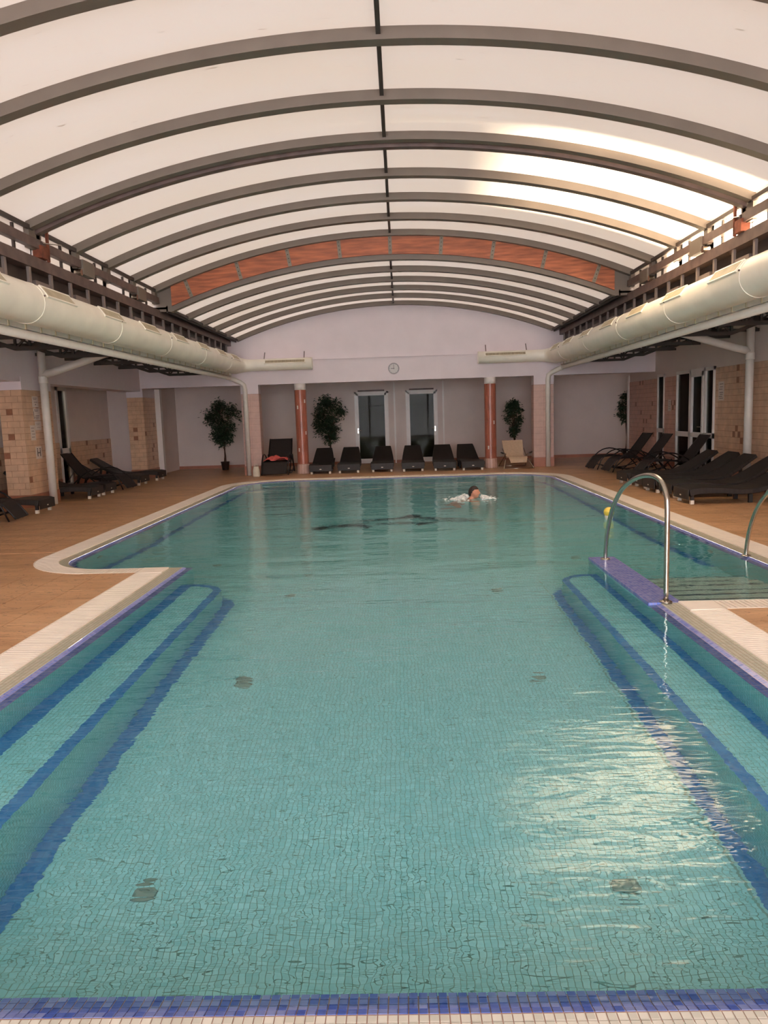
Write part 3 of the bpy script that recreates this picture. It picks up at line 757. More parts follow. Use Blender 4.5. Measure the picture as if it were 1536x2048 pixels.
# ---- left wall: two tiled piers, recess with window, dado
def left_wall():
    X = XWL; XR = -8.70
    rec = MB(); rec.box(XR - .2, XR, -4, 19.0, 0, 3.4); rec.box(XR - .2, XR, 19.6, 23.2, 0, 3.4); rec.box(XR - .2, XR, 19.0, 19.6, 2.62, 3.4)
    o = mkstruct(rec, 'wall_left', 'aisle_wall', 'recessed left aisle wall with a tiled dado')
    MB().box(XR, XR + .004, 12, 19.0, DZ, 1.2).build('tile_bed', 'wallgrout', o)
    MB().box(XR, XR + .004, 19.6, 23.2, DZ, 1.2).build('tile_bed', 'wallgrout', o)
    tile_face(o, 'x', XR + .004, 19.6, 23.2, .28, 1.2, 1, ('walltile', 'accent'), cap=200)
    tile_face(o, 'x', XR + .004, 12.0, 19.0, .28, 1.2, 1, ('walltile', 'accent'), cap=0)
    MB().box(XR, XR + .016, 19.6, 23.2, DZ, .27).build('skirting', 'skirt', o)
    MB().box(XR, XR + .016, 12, 19.0, DZ, .27).build('skirting', 'skirt', o)
    # white beam carried by the piers
    mkstruct(MB().box(X - .45, X, -4, YB, 2.52, 3.4), 'wall_left_beam', 'white_wall', 'white beam over the left piers')
    mkstruct(MB().box(XR - .2, X - .45, -4, YB, 2.86, 2.95), 'ceiling', 'ceil', 'low ceiling of the left recess')
    for ya, yb, nm in ((14.72, 15.95, 'near tiled pier of the left aisle carrying paper notices'), (21.7, 22.75, 'far tiled pier of the left aisle beside the corner recess'), (8.0, 9.2, None)):
        if nm is None: continue
        p = MB().box(X - .46, X, ya, yb, 0, 2.6).build('wall_left_pier', 'wallgrout'); p['kind'] = 'structure'; p['label'] = nm
        MB().box(X - .47, X + .01, ya - .01, yb + .01, 2.36, 2.62).build('plaster_head', 'white_wall', p)
        tile_face(p, 'x', X, ya, yb, .28, 2.36, 1, ('walltile', 'accent'), acc=.05, cap=150)
        tile_face(p, 'y', ya, X - .46, X, .28, 2.36, -1, ('walltile', 'accent'), acc=.10, cap=150)
        MB().box(X - .475, X + .015, ya - .015, yb + .015, DZ, .275).build('skirting', 'skirt', p)
    # return wall behind the far pier, white edge post and the recess
    mkstruct(MB().box(XR - .2, X - .46, 22.4, 22.75, 0, 3.0), 'wall_return', 'aisle_wall', 'short return wall behind the far left pier')
    mkstruct(MB().box(X - .05, X + .16, 22.76, 22.95, 0, 2.62), 'trim_1', 'white_paint', 'white edge post of the left corner recess')
    mkstruct(MB().box(X - .3, X - .1, 22.75, YBACK, 0, 2.9), 'wall_recess_left', 'aisle_wall', 'side wall of the left corner recess')
    wd = thing('window_2', (XR, 19.3, 0), 'tall white framed window in left recess behind the drain pipe', 'window', kind='structure')
    f = MB()
    for p, q in ((19.0, 19.09), (19.51, 19.6)): f.box(XR - .06, XR + .03, p, q, DZ, 2.62)
    f.box(XR - .06, XR + .03, 19.0, 19.6, 2.52, 2.62); f.box(XR - .06, XR + .03, 19.0, 19.6, .92, 1.05); f.box(XR - .06, XR + .03, 19.0, 19.6, DZ, .14); f.build('window_frame', 'white_paint', wd)
    for r, s in ((.1, .95), (1.02, 2.55)): MB().box(XR - .02, XR - .012, 19.05, 19.55, r, s).build('pane', 'door_glass', wd)
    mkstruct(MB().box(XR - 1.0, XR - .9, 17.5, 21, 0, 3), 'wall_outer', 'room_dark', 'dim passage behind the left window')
left_wall()
# recess right side wall
mkstruct(MB().box(XWR + .8, XWR + 1.0, 24.05, YBACK, 0, 2.9), 'wall_recess_right', 'aisle_wall', 'side wall of the right corner recess')
# ---- near end: glazed screen behind the viewer
def near_end():
    o = thing('window_3', (XC, -4, 0), 'glazed end screen of the hall', 'window', kind='structure')
    fr = MB(); xs = [XC - 4.9 + k * 1.4 for k in range(8)]
    for x in xs: fr.box(x - .05, x + .05, -4.1, -3.98, 0, 3.4 if abs(x - XC) > 5 else arch_z(x, 5.1, 4.65, .91))
    for z in (.05, 2.3, 3.4): fr.box(XC - 4.95, XC + 4.95, -4.1, -3.98, z - .04, z + .04)
    fr.build('window_frame', 'frame_steel', o)
    for k in range(7): MB().box(xs[k] + .05, xs[k + 1] - .05, -4.05, -4.04, .1, 3.36).build('pane', 'clear_glass', o)
    wl_ = MB(); wl_.box(-9.6, XC - 4.95, -4.3, -3.9, 0, 3.5); wl_.box(XC + 4.95, 9.0, -4.3, -3.9, 0, 3.5)
    mkstruct(wl_, 'wall_near', 'aisle_wall', 'solid near walls on both sides of the glazed screen')
near_end()
# ------------------------------------------------------------------ doors in the back wall
def back_door(n, x0, x1, handle_left, label):
    d = thing('door_%d' % n, ((x0 + x1) / 2, YBACK, DZ), label, 'door', kind='structure')
    z1 = 2.42; y = YBACK
    f = MB(); fw = .06
    for a, b in ((x0, x0 + fw), (x1 - fw, x1)): f.box(a, b, y - .05, y - .001, DZ, z1)
    f.box(x0, x1, y - .05, y - .001, z1 - fw, z1); f.build('door_frame', 'white_paint', d)
    lf = MB(); s = .07
    a, b = x0 + fw, x1 - fw
    for p, q in ((a, a + s), (b - s, b)): lf.box(p, q, y - .08, y - .03, DZ + .02, z1 - fw)
    lf.box(a, b, y - .08, y - .03, z1 - fw - s, z1 - fw); lf.box(a, b, y - .08, y - .03, DZ + .02, .2)
    leaf = lf.build('door_leaf', 'white_paint', d)
    MB().box(a + s, b - s, y - .058, y - .052, .2, z1 - fw - s).build('pane', 'door_glass', d)
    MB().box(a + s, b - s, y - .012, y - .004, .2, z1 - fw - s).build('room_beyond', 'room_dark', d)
    hx = a + s / 2 if handle_left else b - s / 2; dr = 1 if handle_left else -1
    h = MB(); h.tube([(hx, y - .08, 1.15), (hx, y - .13, 1.15), (hx + dr * .12, y - .135, 1.15)], .011, 8); h.box(hx - .018, hx + .018, y - .088, y - .08, 1.05, 1.22); h.build('door_handle', 'steel', leaf)
    MB().box(x0 + .12, x1 - .12, y - .1, y - .05, z1 + .0, z1 + .05).build('closer_rail', 'rail_steel', d)
back_door(2, -1.50, -.38, True, 'left glazed door in the back wall behind the loungers')
back_door(3, .20, 1.25, False, 'right glazed door in the back wall behind the loungers')
# panel joints of the back wall
for x in (-.2, 1.42):
    MB().box(x, x + .05, YBACK - .02, YBACK, DZ, 2.7).build('trim_2', 'white_paint')['kind'] = 'structure'
# ------------------------------------------------------------------ columns and pillars
def column(x, label, ntags):
    o = thing('column', (x, YB + .14, DZ), label, 'column', 'pair of round tiled columns')
    r = .165
    MB().lathe([(r, 2.42), (r, ZB)], (x, YB + .14, 0), 28).build('capital', 'white_paint', o, smooth=True)
    b = MB().lathe([(r + .012, DZ), (r + .012, .30), (r, .305)], (x, YB + .14, 0), 28).build('base', 'pinktile', o)
    for k in range(14):
        t = 2 * PI * k / 14; 
        MB().bar((x + (r + .013) * math.cos(t), YB + .14 + (r + .013) * math.sin(t), DZ), (x + (r + .013) * math.cos(t), YB + .14 + (r + .013) * math.sin(t), .30), .008, .003).build('joint', 'wallgrout', b)
    # shaft of narrow upright tiles
    n = 14; cz = [.305 + (2.42 - .305) * k / 6 for k in range(7)]
    core = MB().lathe([(r - .008, .3), (r - .008, 2.43)], (x, YB + .14, 0), 28).build('shaft', 'wallgrout', o, smooth=True)
    mb = MB(); da = 2 * PI / n; g = .015
    for (rr, q) in ((r - .01, 0), (r, 1)):
        for zz in (.003, (2.42 - .305) / 6 - .003):
            for a in (-da / 2 + g, -da / 6, da / 6, da / 2 - g): mb.v.append((rr * math.cos(a), rr * math.sin(a), zz))
    for k in range(3): mb.f.append((8 + k, 9 + k, 13 + k, 12 + k))
    mb.f += [(8, 9, 1, 0), (9, 10, 2, 1), (10, 11, 3, 2), (12, 4, 5, 13), (13, 5, 6, 14), (14, 6, 7, 15), (8, 0, 4, 12), (11, 15, 7, 3)]
    tm = raw_mesh(mb, 'column_tile', 'terracotta')
    for j in range(6):
        for k in range(n): inst('column_tile', tm, (x, YB + .14, cz[j]), o, rot=(0, 0, da * (k + .5 * (j % 2))))
    for (a, z) in ntags:
        t = math.radians(a); px = x + (r + .004) * math.cos(t); py = YB + .14 + (r + .004) * math.sin(t)
        tagm = MB().box(-.02, .02, -.002, .002, -.05, .05)
        q = inst('white_tag', raw_mesh(tagm, 'white_tag', 'white_paint'), (px, py, z), o, rot=(0, 0, t + PI / 2))
column(-2.84, 'terracotta tiled round column beside the chair with the red towel', [(-40, 2.1), (-115, 1.93), (-40, 1.2), (-118, .72)])
column(2.58, 'terracotta tiled round column beside the beige chair', [(-60, 1.33), (-118, .62)])
def pillar(x0, x1, label):
    o = thing('pillar', ((x0 + x1) / 2, YB + .1, DZ), label, 'pillar', 'square tiled pillars of the far wall')
    MB().box(x0, x1, YB + .02, YB + .4, 0, ZB).build('core', 'pinkgrout', o)
    MB().box(x0 - .004, x1 + .004, YB + .006, YB + .40, 2.35, ZB).build('plaster_head', 'white_wall', o)
    tile_face(o, 'y', YB + .02, x0, x1, .3, 2.34, -1, ('pinktile', 'pinktile'), tw=(x1 - x0) / 2, th=.17, acc=0, cap=60, bond=False)
    tile_face(o, 'x', x0 if x0 > 0 else x1, YB + .02, YB + .4, .3, 2.34, -1 if x0 > 0 else 1, ('pinktile', 'pinktile'), tw=.19, th=.17, acc=0, cap=60, bond=False)
    MB().box(x0 - .012, x1 + .012, YB + .008, YB + .41, DZ, .29).build('skirting', 'skirt', o)
pillar(-4.52, -4.02, 'pink tiled square pillar at the left end of the far wall')
pillar(3.80, 4.36, 'pink tiled square pillar at the right end of the far wall')
# ------------------------------------------------------------------ retractable roof
def arch_pts(crown, half, rise, n=48):
    return [(XC - half + 2 * half * k / n, arch_z(XC - half + 2 * half * k / n, crown, half, rise)) for k in range(n + 1)]
def arch_norm(x, crown, half, rise):
    Rr = (half * half + rise * rise) / (2 * rise); v = Vector((x - XC, arch_z(x, crown, half, rise) - (crown - Rr))); return v.normalized()
def rib_mb(y, wd, ht, spec, mb=None):
    crown, half, rise = spec; mb = mb or MB(); n = 48; i0 = len(mb.v)
    for x, z in arch_pts(*spec):
        nv = arch_norm(x, *spec)
        for (a, h) in ((-wd / 2, 0), (wd / 2, 0), (wd / 2, ht), (-wd / 2, ht)):
            mb.v.append((x + nv.x * h, y + a, z + nv.y * h))
    for k in range(n):
        for e in range(4):
            a = i0 + k * 4 + e; b = i0 + k * 4 + (e + 1) % 4; mb.f.append((a, b, b + 4, a + 4))
    mb.f.append((i0, i0 + 1, i0 + 2, i0 + 3)); mb.f.append(tuple(i0 + n * 4 + k for k in (3, 2, 1, 0)))
    return mb
def sheet(y0, y1, spec, h, side, th=.01):
    crown, half, rise = spec; mb = MB(); n = 24
    xs = [XC + side * (half * 1.03 * k / n) for k in range(n + 1)]
    for x in xs:
        nv = arch_norm(x, *spec); z = arch_z(x, *spec)
        for hh in (h, h + th):
            for y in (y0, y1): mb.v.append((x + nv.x * hh, y, z + nv.y * hh))
    # one sheet of polycarbonate, a single skin so light scatters through once
    mb.f = [(4 * k, 4 * k + 1, 4 * k + 5, 4 * k + 4) for k in range(n)]
    mb.v = mb.v; return mb
NEAR = (5.10, 4.65, .91); FARS = (4.67, 4.40, .85)
def roof_section(name, ys, spec, label, wide=(), legs=True, last_panel_to=None, first_panel_from=None):
    crown, half, rise = spec; zs = crown - rise
    o = thing(name, (XC, (ys[0] + ys[-1]) / 2, zs), label, 'roof', kind='structure')
    ht = .10
    for y in ys:
        wdt = .30 if y in wide else .14
        if y in wide:
            mb = rib_mb(y - .09, .12, ht, spec); rb = mb.build('rib', 'frame_steel', o)
            rib_mb(y + .08, .10, ht + .03, (crown - .03, half, rise)).build('rib', 'rail_steel', o)
        else: rib_mb(y, wdt, ht + .012, (crown - .012, half, rise)).build('rib', 'frame_steel', o)
        if legs:
            for s in (-1, 1):
                x = XC + s * half
                lg = MB().box(min(x, x + s * .12), max(x, x + s * .12), y - wdt / 2, y + wdt / 2, 3.96, zs + .06).build('leg', 'frame_steel', o)
    for a, b in zip(ys, ys[1:]):
        for s in (-1, 1):
            p = sheet(10.17 if a == 10.30 else a, YB + .15 if b == 21.42 else b, spec, ht + .004, s).build('roof_panel', 'panel', o, smooth=True)
        MB().box(XC - .022, XC + .022, a + .06, b - .06, crown + .03, crown + ht).build('ridge_bar', 'dark_steel', o)
        for s in (-1, 1):          # eave bar and the upright strip below it
            x = XC + s * (half - .0)
            MB().box(x - .02, x + .02, a + .06, b - .06, zs - .005 if legs else zs + .0, zs + .05).build('eave_bar', 'dark_steel', o)
            if legs:
                xx = x + s * .07
                q = MB(); q.quad((xx, a - .13, 3.84), (xx, b + .02, 3.84), (xx, b + .02, zs + .115), (xx, a - .13, zs + .115)); q.build('side_strip', 'fascia', o)
    return o
Y_NEAR = [0.05, 1.3, 2.54, 3.78, 5.02, 6.26, 7.50, 8.85, 10.18]
Y_MID = [10.30, 11.52, 12.74, 13.96, 15.16]
Y_FAR = [15.30, 16.50, 17.70, 18.90, 20.10, 21.42]
sec_a = roof_section('roof_section', [-3.9, -2.6, -1.3] + Y_NEAR, NEAR, 'near arched roof section of milky panels over the shallow pool', wide=(10.18,))
sec_b = roof_section('roof_section', Y_MID, NEAR, 'middle arched roof section of milky panels in front of the wooden beam')
sec_c = roof_section('roof_section', Y_FAR, FARS, 'far lower arched roof section between wooden beam and gable wall', legs=False)
# carriage beams, wheels and stay rods of the moving sections
for sec, y0, y1, ysr in ((sec_a, -3.9, 10.25, Y_NEAR), (sec_b, 10.3, 15.2, Y_MID)):
    for s in (-1, 1):
        x = XC + s * 4.64
        MB().box(min(x - s * .03, x + s * .06), max(x - s * .03, x + s * .06), y0, y1, 3.97, 4.09).build('carriage_beam', 'rail_steel', sec)
        if sec is sec_b:
            for y in (11.75, 14.15):
                hb = MB().box(min(x - s * .06, x + s * .08), max(x - s * .06, x + s * .08), y - .22, y + .2, 3.88, 4.10).build('wheel_box', 'frame_steel', sec)
                MB().tube([(x - s * .05, y - .27, 3.90), (x + s * .05, y - .27, 3.90)], .05, 14).build('wheel', 'steel', hb)
        for y in ysr[1:]:
            MB().box(x + s * .045, x + s * .075, y - .50, y - .46, 3.86, 4.19).build('strip_post', 'dark_steel', sec)
    for s in (-1, 1):
        if sec is sec_b:
            x = XC + s * 4.58
            MB().tube([(x, 10.25, 4.05), (x - s * .03, 10.75, 4.13)], .008, 6).build('stay_rod', 'steel', sec)
            MB().box(min(x, x + s * .12), max(x, x + s * .12), 10.2, 10.42, 3.86, 4.02).build('buffer', 'rust', sec)
            MB().box(min(x, x + s * .03), max(x, x + s * .03), 10.4, 10.44, 3.84, 4.24).build('guide_strip', 'rust', sec)
for s in (-1, 1):
    x = XC + s * 4.46
    MB().box(min(x, x + s * .03), max(x, x + s * .03), 15.24, YB, 3.80, 3.93).build('side_board', 'dark_steel', sec_c)
    a_, b_ = sorted((XC + s * 4.46, XC + s * 4.90))
    MB().box(a_, b_, 15.24, YB, 3.865, 3.905).build('cover_plate', 'dark_steel', sec_c)
    a_, b_ = sorted((XC + s * 4.34, XC + s * 4.80))
    MB().box(a_, b_, 15.24, 15.27, 3.82, 4.34).build('closing_plate', 'frame_steel', sec_c)
# laminated timber arch between the two roof heights
def wood_arch():
    y = 15.22
    o = thing('wooden_arch_beam', (XC, y, 3.85), 'curved reddish wooden arch beam with steel joint plates', 'beam')
    def lo(x): return arch_z(x, 4.755, 4.40, .85)
    def hi(x): return arch_z(x, 5.13, 4.65, .91)
    edges = [-4.36, -3.95, -2.95, -1.97, -.98, 0, .98, 1.97, 2.95, 3.95, 4.36]
    for a, b in zip(edges, edges[1:]):
        n = 6; poly = []
        for k in range(n + 1): t = a + (b - a) * k / n; poly.append((XC + t, lo(XC + t)))
        for k in range(n, -1, -1): t = a + (b - a) * k / n; poly.append((XC + t, hi(XC + t)))
        MB().prism(poly, y - .035, y + .035, 'xz').build('board', 'wood', o)
    for e in edges[1:-1]:
        x = XC + e; nv = arch_norm(x, 4.785, 4.4, .85); tv = Vector((nv.y, -nv.x))
        z0, z1 = lo(x) - .0, hi(x) + .0; c0 = Vector((x, z0)); hgt = z1 - z0
        pl = [c0 + tv * (-.035), c0 + tv * .035, c0 + tv * .035 + nv * hgt, c0 - tv * .035 + nv * hgt]
        p = MB().prism([(v.x, v.y) for v in pl], y - .045, y - .035, 'xz').build('steel_plate', 'plate', o)
        for f in (.2, .4, .6, .8):
            c = c0 + nv * hgt * f
            MB().tube([(c.x, y - .045, c.y), (c.x, y - .052, c.y)], .010, 8).build('bolt', 'bolt', p)
wood_arch()
# ------------------------------------------------------------------ side girders with rail and brackets
def girder(s, label):
    X = XC + s * 4.72
    o = thing('steel_girder', (X, 9, 3.34), label, 'girder', 'long girders under the roof edges')
    def bx(xa, xb, z0, z1, name, mat, y0=-3.9, y1=YB): 
        return MB().box(min(X + s * xa, X + s * xb), max(X + s * xa, X + s * xb), y0, y1, z0, z1).build(name, mat, o)
    bx(-.10, .10, 3.70, 3.85, 'rail', 'rail_steel')
    bx(.06, .13, 3.30, 3.70, 'web', 'dark_steel')
    bx(-.08, .16, 3.30, 3.335, 'lower_flange', 'dark_steel')
    if True:
        # solid edge of the fixed far part
        bx(-.02, .12, 3.85, 3.865, 'kerb_angle', 'dark_steel', 15.3, YB)
    y = 8.1; k = 0
    while y < YB - .2:
        st = MB().box(min(X - s * .075, X - s * .04), max(X - s * .075, X - s * .04), y - .03, y + .03, 3.42, 3.72).build('bracket', 'bracket', o)
        if k % 2 == 0:
            MB().prism([(X - s * .06, 3.42), (X + s * .06, 3.42), (X + s * .06, 3.56), (X - s * .06, 3.56)], y - .45, y, 'xz').build('stiffener', 'bracket', st)
            MB().bar((X - s * .07, y - .03, 3.45), (X - s * .14, y - .06, 3.34), .03, .03).build('hanger', 'bracket', st)
        y += .62; k += 1
    return o
girder(-1, 'dark steel girder and rail along the left roof edge')
girder(1, 'dark steel girder and rail along the right roof edge')
# ------------------------------------------------------------------ ventilation ducts
def duct(s, label):
    X = XC + s * 4.40; Z = 3.13; r = .245
    o = thing('ventilation_duct', (X, 10, Z - r), label, 'duct', 'round ducts under the roof edges')
    ye = YB - .30
    pts = [(X, -3.8, Z)] + [(X, y, Z) for y in (0, 4, 8, 12, 16, ye - .35)]
    rr = [r] * len(pts)
    bend = []
    for k in range(1, 9):
        t = k / 8 * PI / 2; bend.append((X - s * .30 * (1 - math.cos(t)), ye - .35 + .35 * math.sin(t), Z)); rr.append(r - (r - .165) * k / 8)
    pts += bend
    xe = XC - .0 + s * 2.33
    pts += [(X - s * .7, ye, Z), (xe, ye, Z)]; rr += [.165, .165]
    MB().tube(pts, rr, 28).build('duct_body', 'duct', o, smooth=True)
    y = 1.6
    while y < 21:
        MB().tube([(X, y - .012, Z), (X, y + .012, Z)], r + .006, 28).build('seam_band', 'duct', o, smooth=False)
        MB().tube([(X - s * (r + .004) * math.cos(.3), y, Z + (r + .004) * math.sin(.3)), (X - s * (r + .022) * math.cos(.3), y, Z + (r + .022) * math.sin(.3))], .012, 8).build('band_screw', 'rail_steel', o)
        y += 2.55
    def grill(p, along, nrm, L, W, n):
        p = Vector(p); al = Vector(along); nv = Vector(nrm).normalized(); cr = al.cross(nv).normalized()
        def obox(mb, c, la, lb, lc):
            i = len(mb.v)
            for a in (-1, 1):
                for b in (-1, 1):
                    for d in (-1, 1): mb.v.append(tuple(c + al * (a * la / 2) + cr * (b * lb / 2) + nv * (d * lc / 2)))
            for f in ((0, 1, 3, 2), (4, 6, 7, 5), (0, 4, 5, 1), (2, 3, 7, 6), (0, 2, 6, 4), (1, 5, 7, 3)): mb.f.append(tuple(i + k for k in f))
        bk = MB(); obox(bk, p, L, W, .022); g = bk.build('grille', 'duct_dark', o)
        fr = MB()
        for e in (-1, 1):
            obox(fr, p + cr * (e * (W / 2)) + nv * .006, L + .04, .022, .024); obox(fr, p + al * (e * L / 2) + nv * .006, .022, W, .024)
        fr.build('grille_frame', 'duct', g)
        for k in range(n):
            sl = MB(); obox(sl, p + al * (-L / 2 + L * (k + .5) / n) + nv * .011, L / n * .62, W - .02, .008); sl.build('grille_slat', 'grille', g)
    nv = (-s * .80, 0, .60)
    for y in (6.2, 8.0, 9.75, 11.55, 13.3, 15.1, 16.9, 18.6, 20.1):
        n_ = Vector(nv).normalized(); grill((X + n_.x * (r - .010), y, Z + n_.z * (r - .010)), (0, 1, 0), nv, .80, .16, 26 if y < 14 else 14)
    xm = XC + s * 3.05; n_ = Vector((0, -.9, .436))
    grill((xm, ye - .9 * .158, Z + .436 * .158), (1, 0, 0), (0, -.9, .436), 1.12, .10, 30)
    cap = MB().tube([(xe, ye, Z), (xe - s * .02, ye, Z)], .172, 28).build('end_cap', 'duct', o)
    for x in (xe + s * .2, X - s * .75):
        MB().bar((x, ye, Z + .16), (x + s * .02, YB - .02, Z + .36), .02, .02).build('wall_stay', 'rail_steel', o)
    return o
duct(-1, 'cream round ventilation duct under the left roof edge')
duct(1, 'cream round ventilation duct under the right roof edge')
# ------------------------------------------------------------------ gutters and drain pipes
def gutter(s, label):
    X = XC + s * 4.66
    o = thing('rain_gutter', (X, 9, 2.76), label, 'gutter', 'cream gutters below the ducts')
    MB().tube([(X, -3.8, 2.82), (X, YB - .22, 2.80), (X - s * .0, YB - .1, 2.78)], .058, 14).build('gutter_pipe', 'pipe', o, smooth=True)
    MB().box(min(X - s * .05, X + s * .05), max(X - s * .05, X + s * .05), -3.8, YB - .2, 2.87, 2.95).build('gutter_tray', 'pipe', o)
    y = 5.0
    while y < 21:
        MB().box(min(X - s * .062, X + s * .02), max(X - s * .062, X + s * .02), y - .012, y + .012, 2.862, 2.958).build('tray_clip', 'grille', o)
        y += .42
    # down pipe at the far pillar
    px = XC + s * 4.28
    MB().tube([(X, YB - .25, 2.80), (X - s * .10, YB - .16, 2.76), (px + s * .12, YB - .10, 2.68), (px + s * .02, YB - .085, 2.60), (px, YB - .085, 2.48), (px, YB - .085, DZ)], .068, 14).build('down_pipe', 'pipe', o, smooth=True)
    return o
gutter(-1, 'cream gutter and down pipe on the left')
gutter(1, 'cream gutter and down pipe on the right')
def drain(s, label):
    px = -7.22 if s < 0 else 6.97; y = 15.3
    o = thing('drain_pipe', (px, y, DZ), label, 'pipe', 'white drain pipes in front of the side walls')
    MB().lathe([(.078, DZ), (.078, 3.36)], (px, y, 0), 18).build('upright', 'pipe', o, smooth=True)
    MB().tube([(px, y, 2.66), (px - s * .3, y, 2.74), (px - s * 1.8, y, 3.19), (px - s * 2.0, y, 3.30)], .075, 16).build('branch', 'pipe', o, smooth=True)
    MB().lathe([(.09, 2.50), (.092, 2.52), (.092, 2.62), (.09, 2.64)], (px, y, 0), 18).build('socket', 'pipe', o, smooth=True)
drain(-1, 'white upright drain pipe at the left tiled pier')
drain(1, 'white upright drain pipe at the right tiled wall')
# ------------------------------------------------------------------ roof trusses over the aisles
def truss(s, y, label):
    xi = XC + s * 4.78; xc = XC + s * 5.96; xo = XWL if s < 0 else XWR
    o = thing('roof_truss', ((xi + xo) / 2, y, 2.84), label, 'truss', 'dark trusses over the %s aisle' % ('left' if s < 0 else 'right'))
    zb, zm, zt = 2.87, 3.09, 3.32
    xd = xc + s * .62
    t = .06
    MB().bar((xi, y, zb), (xc, y, zb), t, t).build('lower_chord', 'truss', o)
    MB().bar((xi, y, zm), (xo, y, zm), t, t).build('middle_chord', 'truss', o)
    MB().bar((xi, y, zt), (xo, y, zt), t, t).build('upper_chord', 'truss', o)
    MB().bar((xc, y, zb), (xd, y, zm), t, t).build('end_diagonal', 'truss', o)
    n = 5; xs = [xi + (xc - xi) * k / n for k in range(n + 1)]
    for k, x in enumerate(xs[1:]): MB().bar((x, y, zb), (x, y, zm), .035, .035).build('post', 'truss', o)
    for k in range(n):
        a, b = (zb, zm) if k % 2 else (zm, zb)
        MB().bar((xs[k], y, a), (xs[k + 1], y, b), .03, .03).build('web_bar', 'truss', o)
    m = 6; xs = [xi + (xo - xi) * k / m for k in range(m + 1)]
    for k in range(m):
        a, b = (zt, zm) if k % 2 else (zm, zt)
        MB().bar((xs[k], y, a), (xs[k + 1], y, b), .03, .03).build('web_bar', 'truss', o)
TY = [8.8, 10.4, 12.0, 13.6, 15.45, 16.8, 18.4, 20.0]
for s in (-1, 1):
    for i, y in enumerate(TY):
        truss(s, y, 'dark lattice truss under the %s aisle ceiling, %s from the far wall' % ('left' if s < 0 else 'right', ['eighth', 'seventh', 'sixth', 'fifth', 'fourth', 'third', 'second', 'first'][i]))
#PART2
# ------------------------------------------------------------------ handrails
def handrail(x, label):
    o = thing('handrail', (x, 7.1, DZ), label, 'handrail', 'curved steel handrails of the pool steps')
    z = .021 if x < 3 else .016
    pts = [(x, 8.03, z), (x, 8.02, .12), (x, 7.97, .30), (x, 7.86, .50), (x, 7.70, .67), (x, 7.46, .83), (x, 7.18, .94), (x, 6.90, 1.01), (x, 6.64, 1.045), (x, 6.44, 1.045), (x, 6.30, 1.01), (x, 6.205, .93), (x, 6.17, .82), (x, 6.165, .5), (x, 6.165, z)]
    # smooth the hand-set points
    P = [Vector(p) for p in pts]; Q = []
    for k in range(len(P) - 1):
        p0, p1, p2, p3 = P[max(k - 1, 0)], P[k], P[k + 1], P[min(k + 2, len(P) - 1)]
        for t in (0, .25, .5, .75):
            Q.append(.5 * ((2 * p1) + (p2 - p0) * t + (2 * p0 - 5 * p1 + 4 * p2 - p3) * t * t + (3 * p1 - p0 - 3 * p2 + p3) * t ** 3))
    Q.append(P[-1])
    MB().tube(Q, .0215, 16).build('rail_tube', 'steel', o, smooth=True)
    for y in (8.03, 6.165):
        MB().lathe([(.052, z), (.052, z + .006), (.04, z + .014), (.024, z + .016)], (x, y, 0), 24).build('flange', 'steel', o, smooth=True)
handrail(2.175, 'curved steel handrail standing on the blue divider wall')
handrail(3.68, 'curved steel handrail on the right pool edge, cut off by the frame')
# ------------------------------------------------------------------ floor inlets and wall jets
FIX = [(-1.25, 3.21), (.97, 3.2), (-1.26, 5.52), (.98, 5.47), (-1.24, 7.88), (.99, 7.9), (-2.45, 9.6), (2.2, 9.5), (2.24, 11.9), (-2.45, 11.9), (-.1, 15.4)]
FLBL = ['nearest round inlet on the pool floor, left of centre', 'nearest round inlet on the pool floor, right of centre', 'second round floor inlet from the near edge, left of centre', 'second round floor inlet from the near edge, right of centre',
        'third round floor inlet from the near edge, left of centre', 'third round floor inlet from the near edge, right of centre', 'round floor inlet off the left end of the left bench', 'round floor inlet off the end of the divider wall',
        'round floor inlet on the right, short of the dark mosaic picture', 'round floor inlet on the left, short of the dark mosaic picture', 'round floor inlet beyond the dark mosaic picture']
def fixture():
    o = thing('floor_inlet', (0, 0, 0), '', 'inlet', 'round inlets on the pool floor')
    MB().lathe([(.064, 0), (.062, .008), (.046, .016), (.040, .016)], n=24).build('ring', 'fixture', o, smooth=True)
    MB().lathe([(.041, .006), (.0412, .013)], n=24).build('gap', 'fixture_dark', o)
    MB().lathe([(.026, .006), (.026, .018), (.012, .021)], n=20).build('cap', 'fixture', o, smooth=True)
    return o
fx = fixture()
for i, (x, y) in enumerate(FIX): place(fx, i == 0, (x, y, zfl(y) + .002), 0, FLBL[i])
jp = thing('wall_jet', (0, 0, 0), '', 'inlet', 'round jets in the pool walls')
jm = MB().lathe([(.075, 0), (.075, .012), (.05, .02)], n=20); jm.build('ring', 'fixture', jp, smooth=True)
MB().lathe([(.05, .005), (.051, .018)], n=20).build('gap', 'fixture_dark', jp)
place(jp, True, (FR - .001, 8.75, -.34), 0, 'round jet in the right pool wall').rotation_euler = (0, -PI / 2, 0)
place(jp, False, (FL + .001, 9.5, -.34), 0, 'round jet in the left pool wall').rotation_euler = (0, PI / 2, 0)
